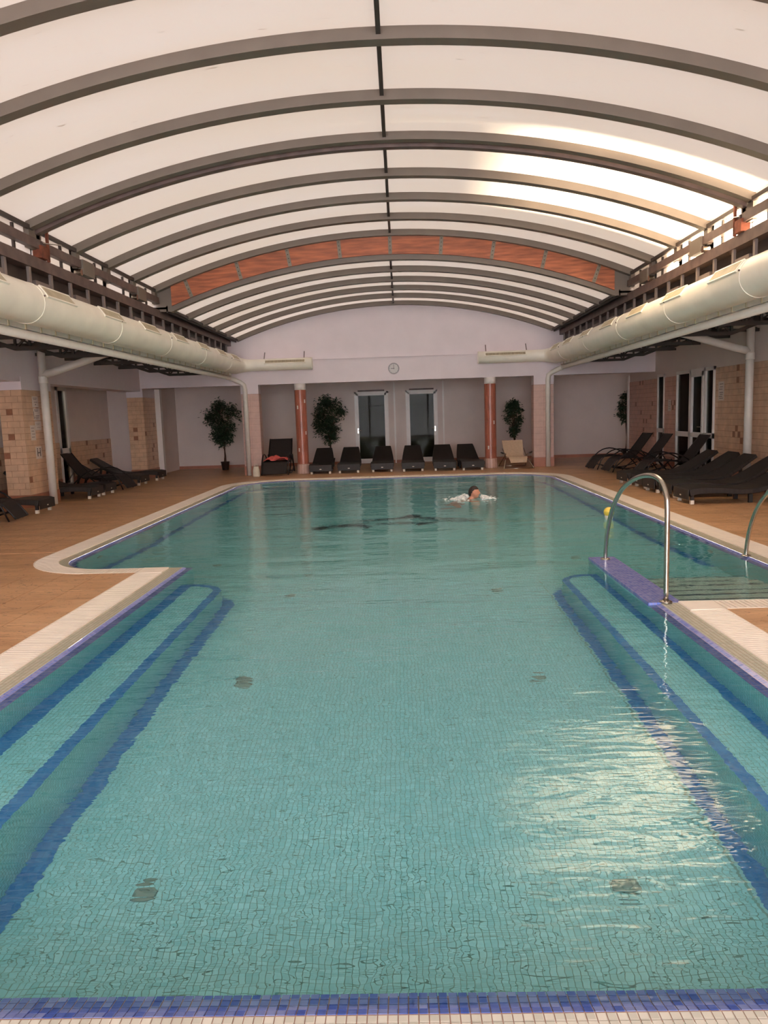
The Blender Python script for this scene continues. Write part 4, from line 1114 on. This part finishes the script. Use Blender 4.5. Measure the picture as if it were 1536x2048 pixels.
# ------------------------------------------------------------------ mosaic picture on the far floor: a leaping fish shape laid in dark tiles
def picture():
    z = ZF + .004; cx_, cy_ = -.05, 13.2
    top = [(-1.50, -.60), (-1.25, -.34), (-.9, -.16), (-.5, .08), (-.1, .22), (.05, .42), (.16, .62), (.34, .52), (.42, .30), (.8, .16), (1.1, -.04), (1.42, -.26)]
    bot = [(1.42, -.34), (1.05, -.30), (.7, -.26), (.5, -.44), (.3, -.60), (.26, -.40), (-.1, -.36), (-.45, -.46), (-.55, -.78), (-.78, -.52), (-1.1, -.60), (-1.35, -.86), (-1.52, -.74)]
    poly = [(cx_ + a, cy_ + b) for a, b in top + bot]
    o = thing('floor_mosaic_picture', (cx_, cy_, z), 'dark fish-shaped mosaic picture on the far pool floor', 'mosaic')
    inner = [(cx_ + a * .86 + .0, cy_ + (b + .1) * .55 - .1) for a, b in top + bot]
    n = len(poly); mb = MB()
    for k in range(n):
        j = (k + 1) % n; mb.quad((*poly[k], z), (*poly[j], z), (*inner[j], z), (*inner[k], z))
    mb.build('outline', 'dolphin', o)
    for (a, b, c, d) in ((-1.2, -.45, -.55, -.2), (-.4, .02, .3, .16), (.35, .02, .95, -.12), (-.2, -.22, .4, -.28)):
        MB().bar((cx_ + a, cy_ + b, z), (cx_ + c, cy_ + d, z), .07, .004).build('inner_line', 'dolphin', o)
picture()
# ------------------------------------------------------------------ loungers
def sheet_solid(prof, th, mat, name, parent, bevel=.012):
    """prof: list of (x, z, half width); a curved board of thickness th"""
    P = [Vector((p[0], 0, p[1])) for p in prof]; mb = MB(); n = len(P)
    for k in range(n):
        d = (P[min(k + 1, n - 1)] - P[max(k - 1, 0)]).normalized(); nv = Vector((-d.z, 0, d.x)); w = prof[k][2]
        a = P[k]; b = P[k] - nv * (th if not isinstance(th, list) else th[k])
        mb.v += [(a.x, -w, a.z), (a.x, w, a.z), (b.x, w, b.z), (b.x, -w, b.z)]
    for k in range(n - 1):
        i = 4 * k
        for e in range(4): mb.f.append((i + e, i + (e + 1) % 4, i + 4 + (e + 1) % 4, i + 4 + e))
    mb.f += [(0, 3, 2, 1), tuple(4 * (n - 1) + k for k in range(4))]
    return mb.build(name, mat, parent, smooth=False, bevel=bevel)
def lerp_prof(ctrl, n=22):
    out = []
    for i in range(n + 1):
        t = i / n * (len(ctrl) - 1); k = min(int(t), len(ctrl) - 2); u = t - k
        def cr(c): 
            p0, p1, p2, p3 = ctrl[max(k - 1, 0)][c], ctrl[k][c], ctrl[k + 1][c], ctrl[min(k + 2, len(ctrl) - 1)][c]
            return .5 * (2 * p1 + (p2 - p0) * u + (2 * p0 - 5 * p1 + 4 * p2 - p3) * u * u + (3 * p1 - p0 - 3 * p2 + p3) * u ** 3)
        out.append((cr(0), cr(1), cr(2)))
    return out
def wave_lounger():
    o = thing('wicker_lounger', (0, 0, 0), '', 'sun lounger')
    prof = lerp_prof([(0, .245, .33), (.12, .27, .33), (.45, .275, .33), (.85, .235, .33), (1.2, .26, .325), (1.5, .40, .30), (1.75, .56, .265), (1.92, .665, .235)])
    b = sheet_solid(prof, [.12 - .05 * min(1, k / 16) for k in range(len(prof))], 'wicker', 'woven_body', o, .014)
    fp = MB().box(-.012, .004, -.315, .315, .075, .25).build('foot_panel', 'wicker', o, bevel=.006)
    MB().lathe([(.001, 0), (.022, 0), (.022, .002), (.001, .002)], n=14).build('badge', 'foot_white', o) if False else None
    bd = MB().lathe([(.001, 0), (.022, 0), (.022, .002), (.001, .002)], n=14).build('badge', 'foot_white', o); bd.rotation_euler = (0, -PI / 2, 0); bd.location = (-.013, 0, .135); bd.scale = (.55, 1.5, 1)
    for y in (-.26, .26):
        MB().box(.05, .10, y - .025, y + .025, .065, .16).build('leg', 'wicker', o)
        MB().box(.045, .105, y - .03, y + .03, 0, .065).build('foot', 'foot_white', o, bevel=.005)
        MB().bar((1.62, y * .9, .42), (1.70, y * .9, .0), .05, .05).build('leg', 'wicker', o)
        MB().box(1.0, 1.06, y - .025, y + .025, 0, .14).build('leg', 'wicker', o)
    return o
wl = wave_lounger()
LROW = [(-2.30, 21.22), (-1.50, 21.3), (-.55, 21.3), (.33, 21.2), (1.22, 21.1), (2.0, 20.98)]
LLAB = ['first dark wicker lounger in the row at the far end, beside the left column', 'second dark wicker lounger from the left column in the far row', 'third dark wicker lounger from the left column in the far row',
        'third dark wicker lounger from the right column in the far row', 'second dark wicker lounger from the right column in the far row', 'last dark wicker lounger of the far row, beside the right column']
for i, (x, y) in enumerate(LROW):
    place(wl, i == 0, (x, y, DZ), PI / 2 + (.03, .02, 0, -.01, -.02, .03)[i], LLAB[i], 'far row of dark wicker loungers')
RROW = [(4.66, 15.95), (4.74, 15.17), (4.70, 14.35), (4.72, 13.50), (4.66, 12.58)]
RLAB = ['dark wicker lounger on the right, farthest of the five beside the glazed door', 'dark wicker lounger on the right, second from the glazed door', 'dark wicker lounger on the right, middle of the five',
        'dark wicker lounger on the right, second nearest to the handrails', 'dark wicker lounger on the right, nearest to the handrails']
for i, (x, y) in enumerate(RROW):
    place(wl, False, (x, y, DZ), (.05, .02, .03, .0, .02)[i], RLAB[i], 'dark wicker loungers on the right deck')
LEFT = [(-6.74, 16.38, PI), (-6.74, 17.16, PI - .01), (-6.74, 19.5, PI - .01), (-6.74, 20.95, PI - .01), (-6.72, 13.95, PI + .02)]
LL = ['dark wicker lounger on the left, right behind the white drain pipe', 'dark wicker lounger on the left, second behind the drain pipe', 'dark wicker lounger on the left, second from the far pier', 'dark wicker lounger on the left, next to the far pier',
      'dark wicker lounger in front of the near tiled pier on the left']
for i, (x, y, a) in enumerate(LEFT): place(wl, False, (x, y, DZ), a, LL[i], 'dark wicker loungers on the left deck')
def sling_lounger(fab, tubem, cat='sun lounger', name='sling_lounger'):
    o = thing(name, (0, 0, 0), '', cat)
    ctrl = [(0, .06, .27), (.16, .27, .27), (.30, .36, .27), (.75, .36, .27), (1.10, .33, .27), (1.34, .58, .27), (1.60, .92, .26)]
    prof = lerp_prof(ctrl, 26)
    sheet_solid(prof, .018, fab, 'sling', o, 0)
    for s in (-1, 1):
        MB().tube([(x, s * (w + .012), z) for x, z, w in prof], .016, 8).build('side_tube', tubem, o, smooth=True)
        arcp = [(.10 + 1.35 * k / 14, s * .315, .02 + .52 * math.sin(PI * (k / 14) ** .8) ** .8) for k in range(15)]
        MB().tube(arcp, .015, 8).build('arm_hoop', tubem, o, smooth=True)
        rk = [(.30 + 1.15 * k / 10, s * .30, .02 + .12 * (2 * k / 10 - 1) ** 2) for k in range(11)]
        MB().tube(rk, .014, 8).build('runner', tubem, o, smooth=True)
        MB().tube([(1.28, s * .30, .50), (1.62, s * .30, .02)], .014, 8).build('leg', tubem, o, smooth=True)
        MB().tube([(.95, s * .30, .36), (.55, s * .30, .03)], .014, 8).build('leg', tubem, o, smooth=True)
    for x, z in ((.32, .12), (1.60, .03), (1.6, .90)): MB().tube([(x, -.30 if z < .5 else -.26, z), (x, .30 if z < .5 else .26, z)], .013, 8).build('cross_tube', tubem, o, smooth=True)
    return o
sl = sling_lounger('sling', 'tube')
SL = [(4.95, 19.9, .12, 'dark sling lounger with tube frame on the right, nearest to the far pillar'), (5.1, 18.95, .05, 'dark sling lounger with tube frame on the right, middle of three, back raised highest'),
      (5.46, 17.6, .02, 'dark sling lounger with tube frame on the right, in front of the glazed door'), (-6.62, 18.2, PI - .04, 'dark sling lounger on the left with its foot panel sloping to the floor'),
      (-6.60, 12.75, PI + .12, 'dark sling lounger at the left edge, mostly outside the frame'), (-3.58, 20.98, PI / 2 + .02, 'dark reclining chair holding a red towel beside the left column')]
for i, (x, y, a, lb) in enumerate(SL):
    o_ = place(sl, i == 0, (x, y, DZ), a, lb, 'dark sling loungers with tube frames')
    if 'towel' in lb: o_.scale = (1.08, 1.2, 1.08)
# towel on the reclining chair
def towel():
    mb = MB(); nx, ny = 16, 12; rr = random.Random(3)
    c, s_ = math.cos(.02), math.sin(.02)
    for i in range(nx + 1):
        for j in range(ny + 1):
            u = -.34 + .70 * i / nx; v = .28 + .66 * j / ny
            z = .46 + .055 * math.sin(u * 17 + v * 7) * math.cos(v * 13 + u * 4) + .045 * math.sin(v * 17 + u * 6 + 1) + .012 * rr.random()
            if abs(u) > .26: z -= .05 * (abs(u) - .26) / .04
            x = -3.58 + c * u - s_ * v; y = 20.98 + s_ * u + c * v
            mb.v.append((x, y, DZ + max(z, .425)))
    for i in range(nx):
        for j in range(ny):
            a = i * (ny + 1) + j; mb.f.append((a, a + 1, a + ny + 2, a + ny + 1))
    o = mb.build('towel', 'towel_red', smooth=True)
    m = o.modifiers.new('thickness', 'SOLIDIFY'); m.thickness = .008; m.offset = 1
    tag(o, 'crumpled red and pink towel lying on the dark reclining chair', 'towel')
towel()
def bag():
    o = thing('beach_bag', (-4.06, 21.0, DZ), 'small pale beach bag on the floor at the reclining chair', 'bag')
    x, y = -4.08, 20.95
    mb = MB(); n = 6
    prof = [(.09, .07, 0), (.10, .085, .03), (.09, .08, .18), (.075, .05, .26), (.07, .035, .29)]
    for a, b, z in prof:
        for k in range(16):
            t = 2 * PI * k / 16; mb.v.append((x + a * math.copysign(abs(math.cos(t)) ** .6, math.cos(t)), y + b * math.copysign(abs(math.sin(t)) ** .6, math.sin(t)), DZ + z))
    for r in range(len(prof) - 1):
        for k in range(16): mb.f.append((r * 16 + k, r * 16 + (k + 1) % 16, (r + 1) * 16 + (k + 1) % 16, (r + 1) * 16 + k))
    mb.f.append(tuple(range(16))); mb.f.append(tuple(range(64, 80)))
    mb.build('bag_body', 'pale_cloth', o, smooth=True)
    for s in (-1, 1): MB().tube([(x - .04, y + s * .03, DZ + .28), (x - .03, y + s * .04, DZ + .35), (x + .03, y + s * .04, DZ + .35), (x + .04, y + s * .03, DZ + .28)], .006, 6).build('strap', 'pale_cloth', o, smooth=True)
bag()
# beige canvas chair
def beige_chair():
    o = thing('canvas_chair', (0, 0, 0), 'beige canvas relax chair with thin metal legs beside the right column', 'chair')
    ctrl = [(.05, .17, .22), (.10, .27, .25), (.22, .33, .27), (.55, .30, .27), (.80, .33, .28), (.98, .56, .29), (1.12, .76, .30)]
    sheet_solid(lerp_prof(ctrl, 22), .03, 'beige', 'canvas', o, .008)
    for s in (-1, 1):
        MB().tube([(.0, s * .42, .0), (.45, s * .29, .30), (.98, s * .31, .52)], .011, 8).build('leg', 'steel', o, smooth=True)
        MB().tube([(1.15, s * .40, .0), (.70, s * .30, .30), (.35, s * .31, .40)], .011, 8).build('leg', 'steel', o, smooth=True)
        MB().tube([(.30, s * .31, .40), (.55, s * .36, .42)], .010, 8).build('arm_tube', 'steel', o, smooth=True)
        p = MB().lathe([(.004, -.02), (.035, -.012), (.035, .012), (.004, .02)], n=14).build('arm_pad', 'tube', o, smooth=True); p.location = (.40, s * .40, .43); p.scale = (3.2, 1.5, 1); p.rotation_euler = (s * .35, 0, 0)
    MB().tube([(1.15, -.40, .01), (1.15, .40, .01)], .010, 8).build('cross_tube', 'steel', o, smooth=True)
    MB().tube([(.0, -.42, .01), (.0, .42, .01)], .010, 8).build('cross_tube', 'steel', o, smooth=True)
    o.location = (3.28, 21.0, DZ); o.rotation_euler = (0, 0, PI / 2 + .02)
beige_chair()
# ------------------------------------------------------------------ ficus trees in pots
def ficus(loc, h, crown, label, seed, stems=2, n=950, leaf=.11):
    """crown: (z centre, half width, half height, kind)"""
    rr = random.Random(seed)
    o = thing('potted_ficus', loc, label, 'plant', 'artificial ficus trees along the walls')
    x, y, z = loc
    p = MB().lathe([(.10, 0), (.105, .01), (.135, .24), (.145, .245), (.145, .27), (.125, .27), (.12, .235)], loc, 20).build('pot', 'pot', o, smooth=True)
    MB().lathe([(.001, .225), (.12, .225), (.12, .235), (.001, .24)], loc, 16).build('soil', 'soil', p)
    zc, hw, hh, top = crown
    ends = []
    for k in range(stems):
        a = 2 * PI * k / stems + rr.random(); bx, by = .05 * math.cos(a), .03 * math.sin(a)
        ex, ey = hw * .35 * math.cos(a), .08 * math.sin(a)
        MB().tube([(x + bx * .4, y + by * .4, z + .2), (x + bx * .2 + .015, y, z + .45), (x - bx * .4, y + by, z + (zc - hh) * .9 + .05), (x + ex * .6, y + ey, z + zc - hh * .35), (x + ex, y + ey, z + zc + hh * .35)], [.026, .022, .019, .013, .006], 7).build('trunk', 'bark', o, smooth=True)
    mb = MB(); br = MB()
    def prof(t):       # half width of the crown by height (0 bottom .. 1 top)
        return (math.sin(PI * min(1, t ** top * .93 + .05)) ** .75)
    for k in range(60):
        t = .12 + .8 * rr.random(); rad = hw * prof(t) * .8; a = rr.random() * 2 * PI; zz = z + zc - hh + 2 * hh * t
        br.tube([(x, y, zz - .18), (x + rad * .5 * math.cos(a), y + rad * .35 * math.sin(a), zz - .06), (x + rad * math.cos(a), y + rad * .7 * math.sin(a), zz)], [.006, .004, .002], 4, cap=False)
    br.build('twigs', 'bark', o)['kind'] = 'stuff'
    # clusters give an uneven outline
    cl = []
    for k in range(60):
        t = rr.random(); a = rr.random() * 2 * PI; rad = hw * prof(t) * (rr.random() ** .45)
        cl.append((x + rad * math.cos(a), y + rad * .75 * math.sin(a), z + zc - hh + 2 * hh * t))
    for k in range(n):
        c = rr.choice(cl); sp = hw * .20
        px, py, pz = c[0] + rr.gauss(0, sp * .6), c[1] + rr.gauss(0, sp * .5), c[2] + rr.gauss(0, sp * .7)
        L = leaf * (.7 + .6 * rr.random()); W = L * .42
        az = rr.random() * 2 * PI; dr = -.9 + 1.0 * rr.random()
        d = Vector((math.cos(az) * math.cos(dr), math.sin(az) * math.cos(dr), math.sin(dr))); u = Vector((-math.sin(az), math.cos(az), rr.uniform(-.5, .5))).normalized()
        nv = d.cross(u).normalized(); b = Vector((px, py, pz)); i = len(mb.v)
        mb.v += [tuple(b), tuple(b + d * L * .5 + u * W / 2 + nv * .008), tuple(b + d * L), tuple(b + d * L * .5 - u * W / 2 + nv * .008), tuple(b + d * L * .5 - nv * .006)]
        mb.f += [(i, i + 1, i + 4), (i + 1, i + 2, i + 4), (i + 2, i + 3, i + 4), (i + 3, i, i + 4)]
    f = mb.build('foliage', 'leaf', o, normals=False); f['kind'] = 'stuff'
ficus((-5.72, 24.25, DZ), 2.2, (1.55, .62, .66, 1.5), 'tall potted ficus alone in the left corner recess', 11, 2, 2300)
ficus((-2.28, 24.3, DZ), 2.15, (1.48, .58, .72, 1.4), 'bushy potted ficus behind the first lounger beside the left column', 12, 2, 2300)
ficus((3.55, 23.6, DZ), 1.95, (1.40, .30, .55, 1.3), 'slim dense potted ficus behind the beige chair', 13, 2, 1700, .09)
ficus((7.32, 24.6, DZ), 2.1, (1.62, .30, .46, .8), 'potted ficus half hidden at the end of the right wall', 14, 2, 1100)
# ------------------------------------------------------------------ clock
def clock():
    c = (-.14, YB, 2.93)
    o = thing('wall_clock', (c[0], YB - .04, c[2] - .16), 'round grey wall clock on the far white beam', 'clock')
    def disc(r, y0, y1, mat, name, par, sm=False): return MB().tube([(c[0], y0, c[2]), (c[0], y1, c[2])], r, 40).build(name, mat, par, smooth=sm)
    disc(.158, YB, YB - .03, 'clock_rim', 'rim', o)
    disc(.128, YB - .03, YB - .034, 'clock_face', 'face', o)
    def hand(a, L, wd, nm):
        t = math.radians(a); d = Vector((math.sin(t), 0, math.cos(t)))
        MB().bar(Vector((c[0], YB - .038, c[2])) - d * .02, Vector((c[0], YB - .038, c[2])) + d * L, wd, .004, up=(0, 1, 0)).build(nm, 'ink', o)
    hand(0, .105, .010, 'minute_hand'); hand(270, .08, .014, 'hour_hand')
    for k in range(12):
        t = 2 * PI * k / 12; d = Vector((math.sin(t), 0, math.cos(t))); p = Vector((c[0], YB - .036, c[2]))
        MB().bar(p + d * .108, p + d * .122, .008, .003, up=(0, 1, 0)).build('hour_mark', 'ink', o)
clock()
# ------------------------------------------------------------------ notices
def notice(plane, c, a, z, wd, ht, label, face, lines, name='paper_notice', group=None):
    pos = (c, a, z) if plane == 'x' else (a, c, z)
    o = thing(name, pos, label, 'notice', group)
    def bx(a0, a1, z0, z1, t0, t1, nm, mat):
        if plane == 'x': m = MB().box(min(c + face * t0, c + face * t1), max(c + face * t0, c + face * t1), a0, a1, z0, z1)
        else: m = MB().box(a0, a1, min(c + face * t0, c + face * t1), max(c + face * t0, c + face * t1), z0, z1)
        m.build(nm, mat, o)
    bx(a - wd / 2, a + wd / 2, z, z + ht, .0, .004, 'sheet', 'paper')
    for (u0, u1, v0, v1, mt) in lines: bx(a + u0 * wd, a + u1 * wd, z + v0 * ht, z + v1 * ht, .004, .0055, 'print', mt)
X = XWL + .009
tx = lambda rows, mt='grey_ink': [(-.36 + .06 * (k % 3), .36 - .08 * ((k + 1) % 3), v, v + .035, mt) for k, v in enumerate(rows)]
notice('x', X, 15.22, 2.02, .25, .22, 'topmost white paper notice on the near left pier', 1, tx([.82, .7, .45], 'ink') + [(-.05, .05, .2, .3, 'ink')])
notice('x', X, 15.24, 1.76, .27, .24, 'second white paper notice from the top of the near left pier', 1, tx([.85, .74, .35, .22, .1], 'ink') + [(-.48, -.44, .1, .75, 'ink')])
notice('x', X, 15.26, 1.56, .25, .18, 'third white paper notice from the top of the near left pier', 1, tx([.75, .6, .3]))
notice('x', X, 15.02, 1.36, .20, .30, 'pale lilac paper notice on the corner side of the near left pier', 1, tx([.8, .6, .4, .2]))
notice('x', X, 15.19, .98, .25, .25, 'white distance sign with two figures and an arrow on the near left pier', 1,
       [(-.27, -.17, .2, .72, 'ink'), (-.28, -.16, .75, .87, 'ink'), (.17, .27, .2, .72, 'ink'), (.16, .28, .75, .87, 'ink'), (-.14, .14, .47, .52, 'ink'), (-.14, -.09, .43, .56, 'ink'), (.09, .14, .43, .56, 'ink')], 'distance_sign')
notice('x', XWR - .013, 17.12, 1.72, .30, .42, 'white paper notice on the tiles beside the glazed right door', -1, tx([.85, .7, .58, .4, .3, .2, .1]))
notice('x', XWR - .013, 20.35, 1.5, .22, .30, 'pale paper notice between the narrow window and the glazed door', -1, tx([.8, .6, .4, .2]))
# ------------------------------------------------------------------ yellow float
def floatb():
    x, y = 3.08, 11.2
    o = thing('chlorine_float', (x, y, -.05), 'yellow ball float with white lower cup drifting on the water', 'float')
    MB().lathe([(.001, .02)] + [(.075 * math.sin(PI * k / 12), .095 - .075 * math.cos(PI * k / 12)) for k in range(1, 12)] + [(.001, .17)], (x, y, 0), 24).build('ball', 'yellow', o, smooth=True)
    MB().lathe([(.035, -.14), (.045, -.13), (.045, -.02), (.055, -.01), (.06, .045), (.05, .05)], (x, y, 0), 20).build('cup', 'foot_white', o, smooth=True)
floatb()
# ------------------------------------------------------------------ swimmer
def swimmer():
    S = Vector((1.34, 14.35, 0)); 
    # body laid out along -x (feet) to +x (head), breast-stroke
    J = {'pelvis': (-.34, 0, -.70), 'belly': (-.28, 0, -.50), 'chest': (-.19, 0, -.30), 'neckb': (-.08, 0, -.10), 'neck': (-.02, 0, -.03), 'skull': (.02, 0, .06),
         'shl': (-.18, .19, -.14), 'ell': (.06, .34, -.16), 'wrl': (.26, .24, -.11), 'hal': (.35, .19, -.10),
         'shr': (-.18, -.19, -.14), 'elr': (.06, -.34, -.16), 'wrr': (.26, -.24, -.11), 'har': (.35, -.19, -.10),
         'hil': (-.36, .09, -.75), 'knl': (-.20, .22, -1.02), 'anl': (-.50, .24, -1.16), 'tol': (-.58, .30, -1.22),
         'hir': (-.36, -.09, -.75), 'knr': (-.20, -.22, -1.02), 'anr': (-.50, -.24, -1.16), 'tor': (-.58, -.30, -1.22)}
    E_ = [('pelvis', 'belly'), ('belly', 'chest'), ('chest', 'neckb'), ('neckb', 'neck'), ('neck', 'skull'), ('neckb', 'shl'), ('shl', 'ell'), ('ell', 'wrl'), ('wrl', 'hal'), ('neckb', 'shr'), ('shr', 'elr'), ('elr', 'wrr'), ('wrr', 'har'),
          ('pelvis', 'hil'), ('hil', 'knl'), ('knl', 'anl'), ('anl', 'tol'), ('pelvis', 'hir'), ('hir', 'knr'), ('knr', 'anr'), ('anr', 'tor')]
    RD = {'pelvis': (.13, .11), 'belly': (.13, .10), 'chest': (.15, .11), 'neckb': (.09, .07), 'neck': (.058, .058), 'skull': (.06, .06), 'shl': (.062, .062), 'ell': (.042, .042), 'wrl': (.03, .025), 'hal': (.035, .015),
          'hil': (.085, .085), 'knl': (.055, .055), 'anl': (.035, .035), 'tol': (.03, .02)}
    names = list(J); me = bpy.data.meshes.new('person')
    me.from_pydata([J[k] for k in names], [(names.index(a), names.index(b)) for a, b in E_], [])
    ob = bpy.data.objects.new('person', me); col.objects.link(ob)
    sk = ob.modifiers.new('skin', 'SKIN'); sk.use_smooth_shade = True
    if not me.skin_vertices: me.skin_vertices.new()
    for k, nm in enumerate(names):
        q = nm[:-1] + 'l' if nm not in RD else nm
        me.skin_vertices[0].data[k].radius = RD[q]
    me.skin_vertices[0].data[0].use_root = True
    sb = ob.modifiers.new('sub', 'SUBSURF'); sb.levels = 2; sb.render_levels = 2
    dg = bpy.context.evaluated_depsgraph_get(); ev = ob.evaluated_get(dg); bm = bmesh.new(); bm.from_mesh(ev.to_mesh()); ev.to_mesh_clear()
    # head: an egg with brow, nose, lips, chin and ears, looking along +x
    hd = bmesh.new(); bmesh.ops.create_uvsphere(hd, u_segments=40, v_segments=28, radius=1)
    for v in hd.verts:
        x, y, z = v.co
        X, Y, Z = x * .098, y * .074, z * .118
        if z < -.2: X += .012 * (-z - .2); Y *= 1 - .22 * (-z - .2)
        f = max(0, x)
        def bmp(cx, cz, sx, sz, amp, sy=.25): return amp * math.exp(-((z - cz) / sz) ** 2 - (y / sy) ** 2) * (1 if x > 0 else 0)
        X += bmp(0, -.12, 1, .17, .022, .17) + bmp(0, .02, 1, .22, .010, .14) + bmp(0, -.48, 1, .10, .008, .28) + bmp(0, -.80, 1, .16, .012, .35) + bmp(0, .22, 1, .09, .006, .6)
        for sy in (-1, 1):
            if x > 0: X -= .010 * math.exp(-((z - .06) / .11) ** 2 - ((y - sy * .42) / .2) ** 2)
            e = math.exp(-((x + .05) / .16) ** 2 - ((z + .05) / .20) ** 2)
            if y * sy > .75: Y += sy * .020 * e
        v.co = (X + .035, Y, Z + .115)
    tm = bpy.data.meshes.new('t'); hd.to_mesh(tm); hd.free(); bm.from_mesh(tm); bpy.data.meshes.remove(tm)
    bm.to_mesh(me) if False else None
    fm = bpy.data.meshes.new('person'); bm.to_mesh(fm); bm.free()
    bpy.data.objects.remove(ob); 
    ob = bpy.data.objects.new('person', fm); col.objects.link(ob)
    rm = ob.modifiers.new('fuse', 'REMESH'); rm.mode = 'VOXEL'; rm.voxel_size = .009; rm.use_smooth_shade = True
    sm = ob.modifiers.new('smooth', 'SMOOTH'); sm.factor = .4; sm.iterations = 2
    fm.materials.append(M['skin'])
    ob.location = S + Vector((0, 0, .0)); ob.rotation_euler = (0, 0, math.radians(-12))
    tag(ob, 'swimmer with short dark hair, head above the water, facing right', 'person')
    # hair cap, child of the swimmer
    hb = bmesh.new(); bmesh.ops.create_uvsphere(hb, u_segments=36, v_segments=24, radius=1)
    kill = []
    for v in hb.verts:
        x, y, z = v.co
        lim = .42 if x > .25 else (.42 - (.25 - x) * 1.15)
        if z < max(lim, -.62): kill.append(v)
        nz_ = 1 + .02 * math.sin(31 * x + 17 * y) * math.sin(27 * z)
        v.co = (x * .106 * nz_ + .032, y * .081 * nz_, z * .126 * nz_ + .115)
    bmesh.ops.delete(hb, geom=kill, context='VERTS')
    hm = bpy.data.meshes.new('hair'); hb.to_mesh(hm); hb.free(); hm.materials.append(M['hair'])
    for p in hm.polygons: p.use_smooth = True
    h = bpy.data.objects.new('hair', hm); col.objects.link(h); h.parent = ob
    so = h.modifiers.new('thick', 'SOLIDIFY'); so.thickness = .012; so.offset = -1
    for sy in (-1, 1):
        eb = bmesh.new(); bmesh.ops.create_uvsphere(eb, u_segments=12, v_segments=8, radius=.009); em = bpy.data.meshes.new('eye'); eb.to_mesh(em); eb.free(); em.materials.append(M['hair'])
        e = bpy.data.objects.new('eye', em); col.objects.link(e); e.parent = ob; e.location = (.112, sy * .031, .122)
    # splash around the shoulders
    rr = random.Random(5); mb = MB()
    def blob(c, r, fl):
        n = 7; i = len(mb.v)
        for a in range(3):
            ph = (-.6, .0, .7)[a]
            for k in range(n):
                t = 2 * PI * k / n; q = r * math.cos(ph) * (.75 + .5 * rr.random()); mb.v.append((c[0] + q * math.cos(t) * 1.6, c[1] + q * math.sin(t), c[2] + r * fl * math.sin(ph)))
        for a in range(2):
            for k in range(n): mb.f.append((i + a * n + k, i + a * n + (k + 1) % n, i + (a + 1) * n + (k + 1) % n, i + (a + 1) * n + k))
        mb.f.append(tuple(i + 2 * n + k for k in range(n)))
    for k in range(330):
        if rr.random() < .62: dx = -.10 - abs(rr.gauss(0, .16)); dy = rr.gauss(0, .16)
        else: dx = .17 + abs(rr.gauss(0, .11)); dy = rr.gauss(-.02, .12)
        hmx = .085 * math.exp(-(dx + .12) ** 2 / .02) if dx < 0 else .055 * math.exp(-(dx - .22) ** 2 / .015)
        blob((S.x + dx, S.y + dy, rr.random() ** 1.6 * hmx), .006 + .018 * rr.random(), .55)
    sp = mb.build('splash', 'foam', smooth=True); tag(sp, 'white splash of water around the swimmer', 'splash', kind='stuff')
swimmer()
# ------------------------------------------------------------------ outside: unseen wings added to shade most of the roof from the low sun
def wing(x0, x1, y0, y1, h, label):
    o = thing('shade_wing', ((x0 + x1) / 2, (y0 + y1) / 2, 0), label, 'shade_block')
    MB().box(x0, x1, y0, y1, 0, h).build('wall', 'facade', o)
    MB().box(x0 - .2, x1 + .2, y0 - .0, y1 + .0, h, h + .25).build('roof', 'rail_steel', o)
    k = y0 + 1.5
    while k < y1 - 1.5:
        for z in (1.2, 4.2, 7.2):
            if z + 1.6 < h: 
                f = MB().box(x0 - .03, x0, k, k + 1.2, z, z + 1.5).build('window', 'white_paint', o)
                MB().box(x0 - .04, x0 - .03, k + .08, k + 1.12, z + .08, z + 1.42).build('pane', 'room_dark', f)
        k += 3
wing(16, 24, -14, 9.75, 10.5, 'unseen plastered wing added outside the hall to shade the roof, near side')
wing(16, 24, 13.2, 36, 10.5, 'unseen plastered wing added outside the hall to shade the roof, far side')

br_ = thing('shade_wing', (16.6, 11.5, 7.5), 'unseen plastered bridge added between the outside wings to block higher sun rays', 'shade_block')  # unseen bridge, added to keep the sun off the crown and left roof
MB().box(16, 17.2, 9.76, 13.19, 7.5, 10.5).build('wall', 'facade', br_)
MB().box(15.8, 17.4, 9.76, 13.19, 10.5, 10.75).build('roof', 'rail_steel', br_)
fw_ = MB().box(15.97, 16, 10.8, 12.0, 8.0, 9.5).build('window', 'white_paint', br_)
MB().box(15.96, 15.97, 10.88, 11.92, 8.08, 9.42).build('pane', 'room_dark', fw_)
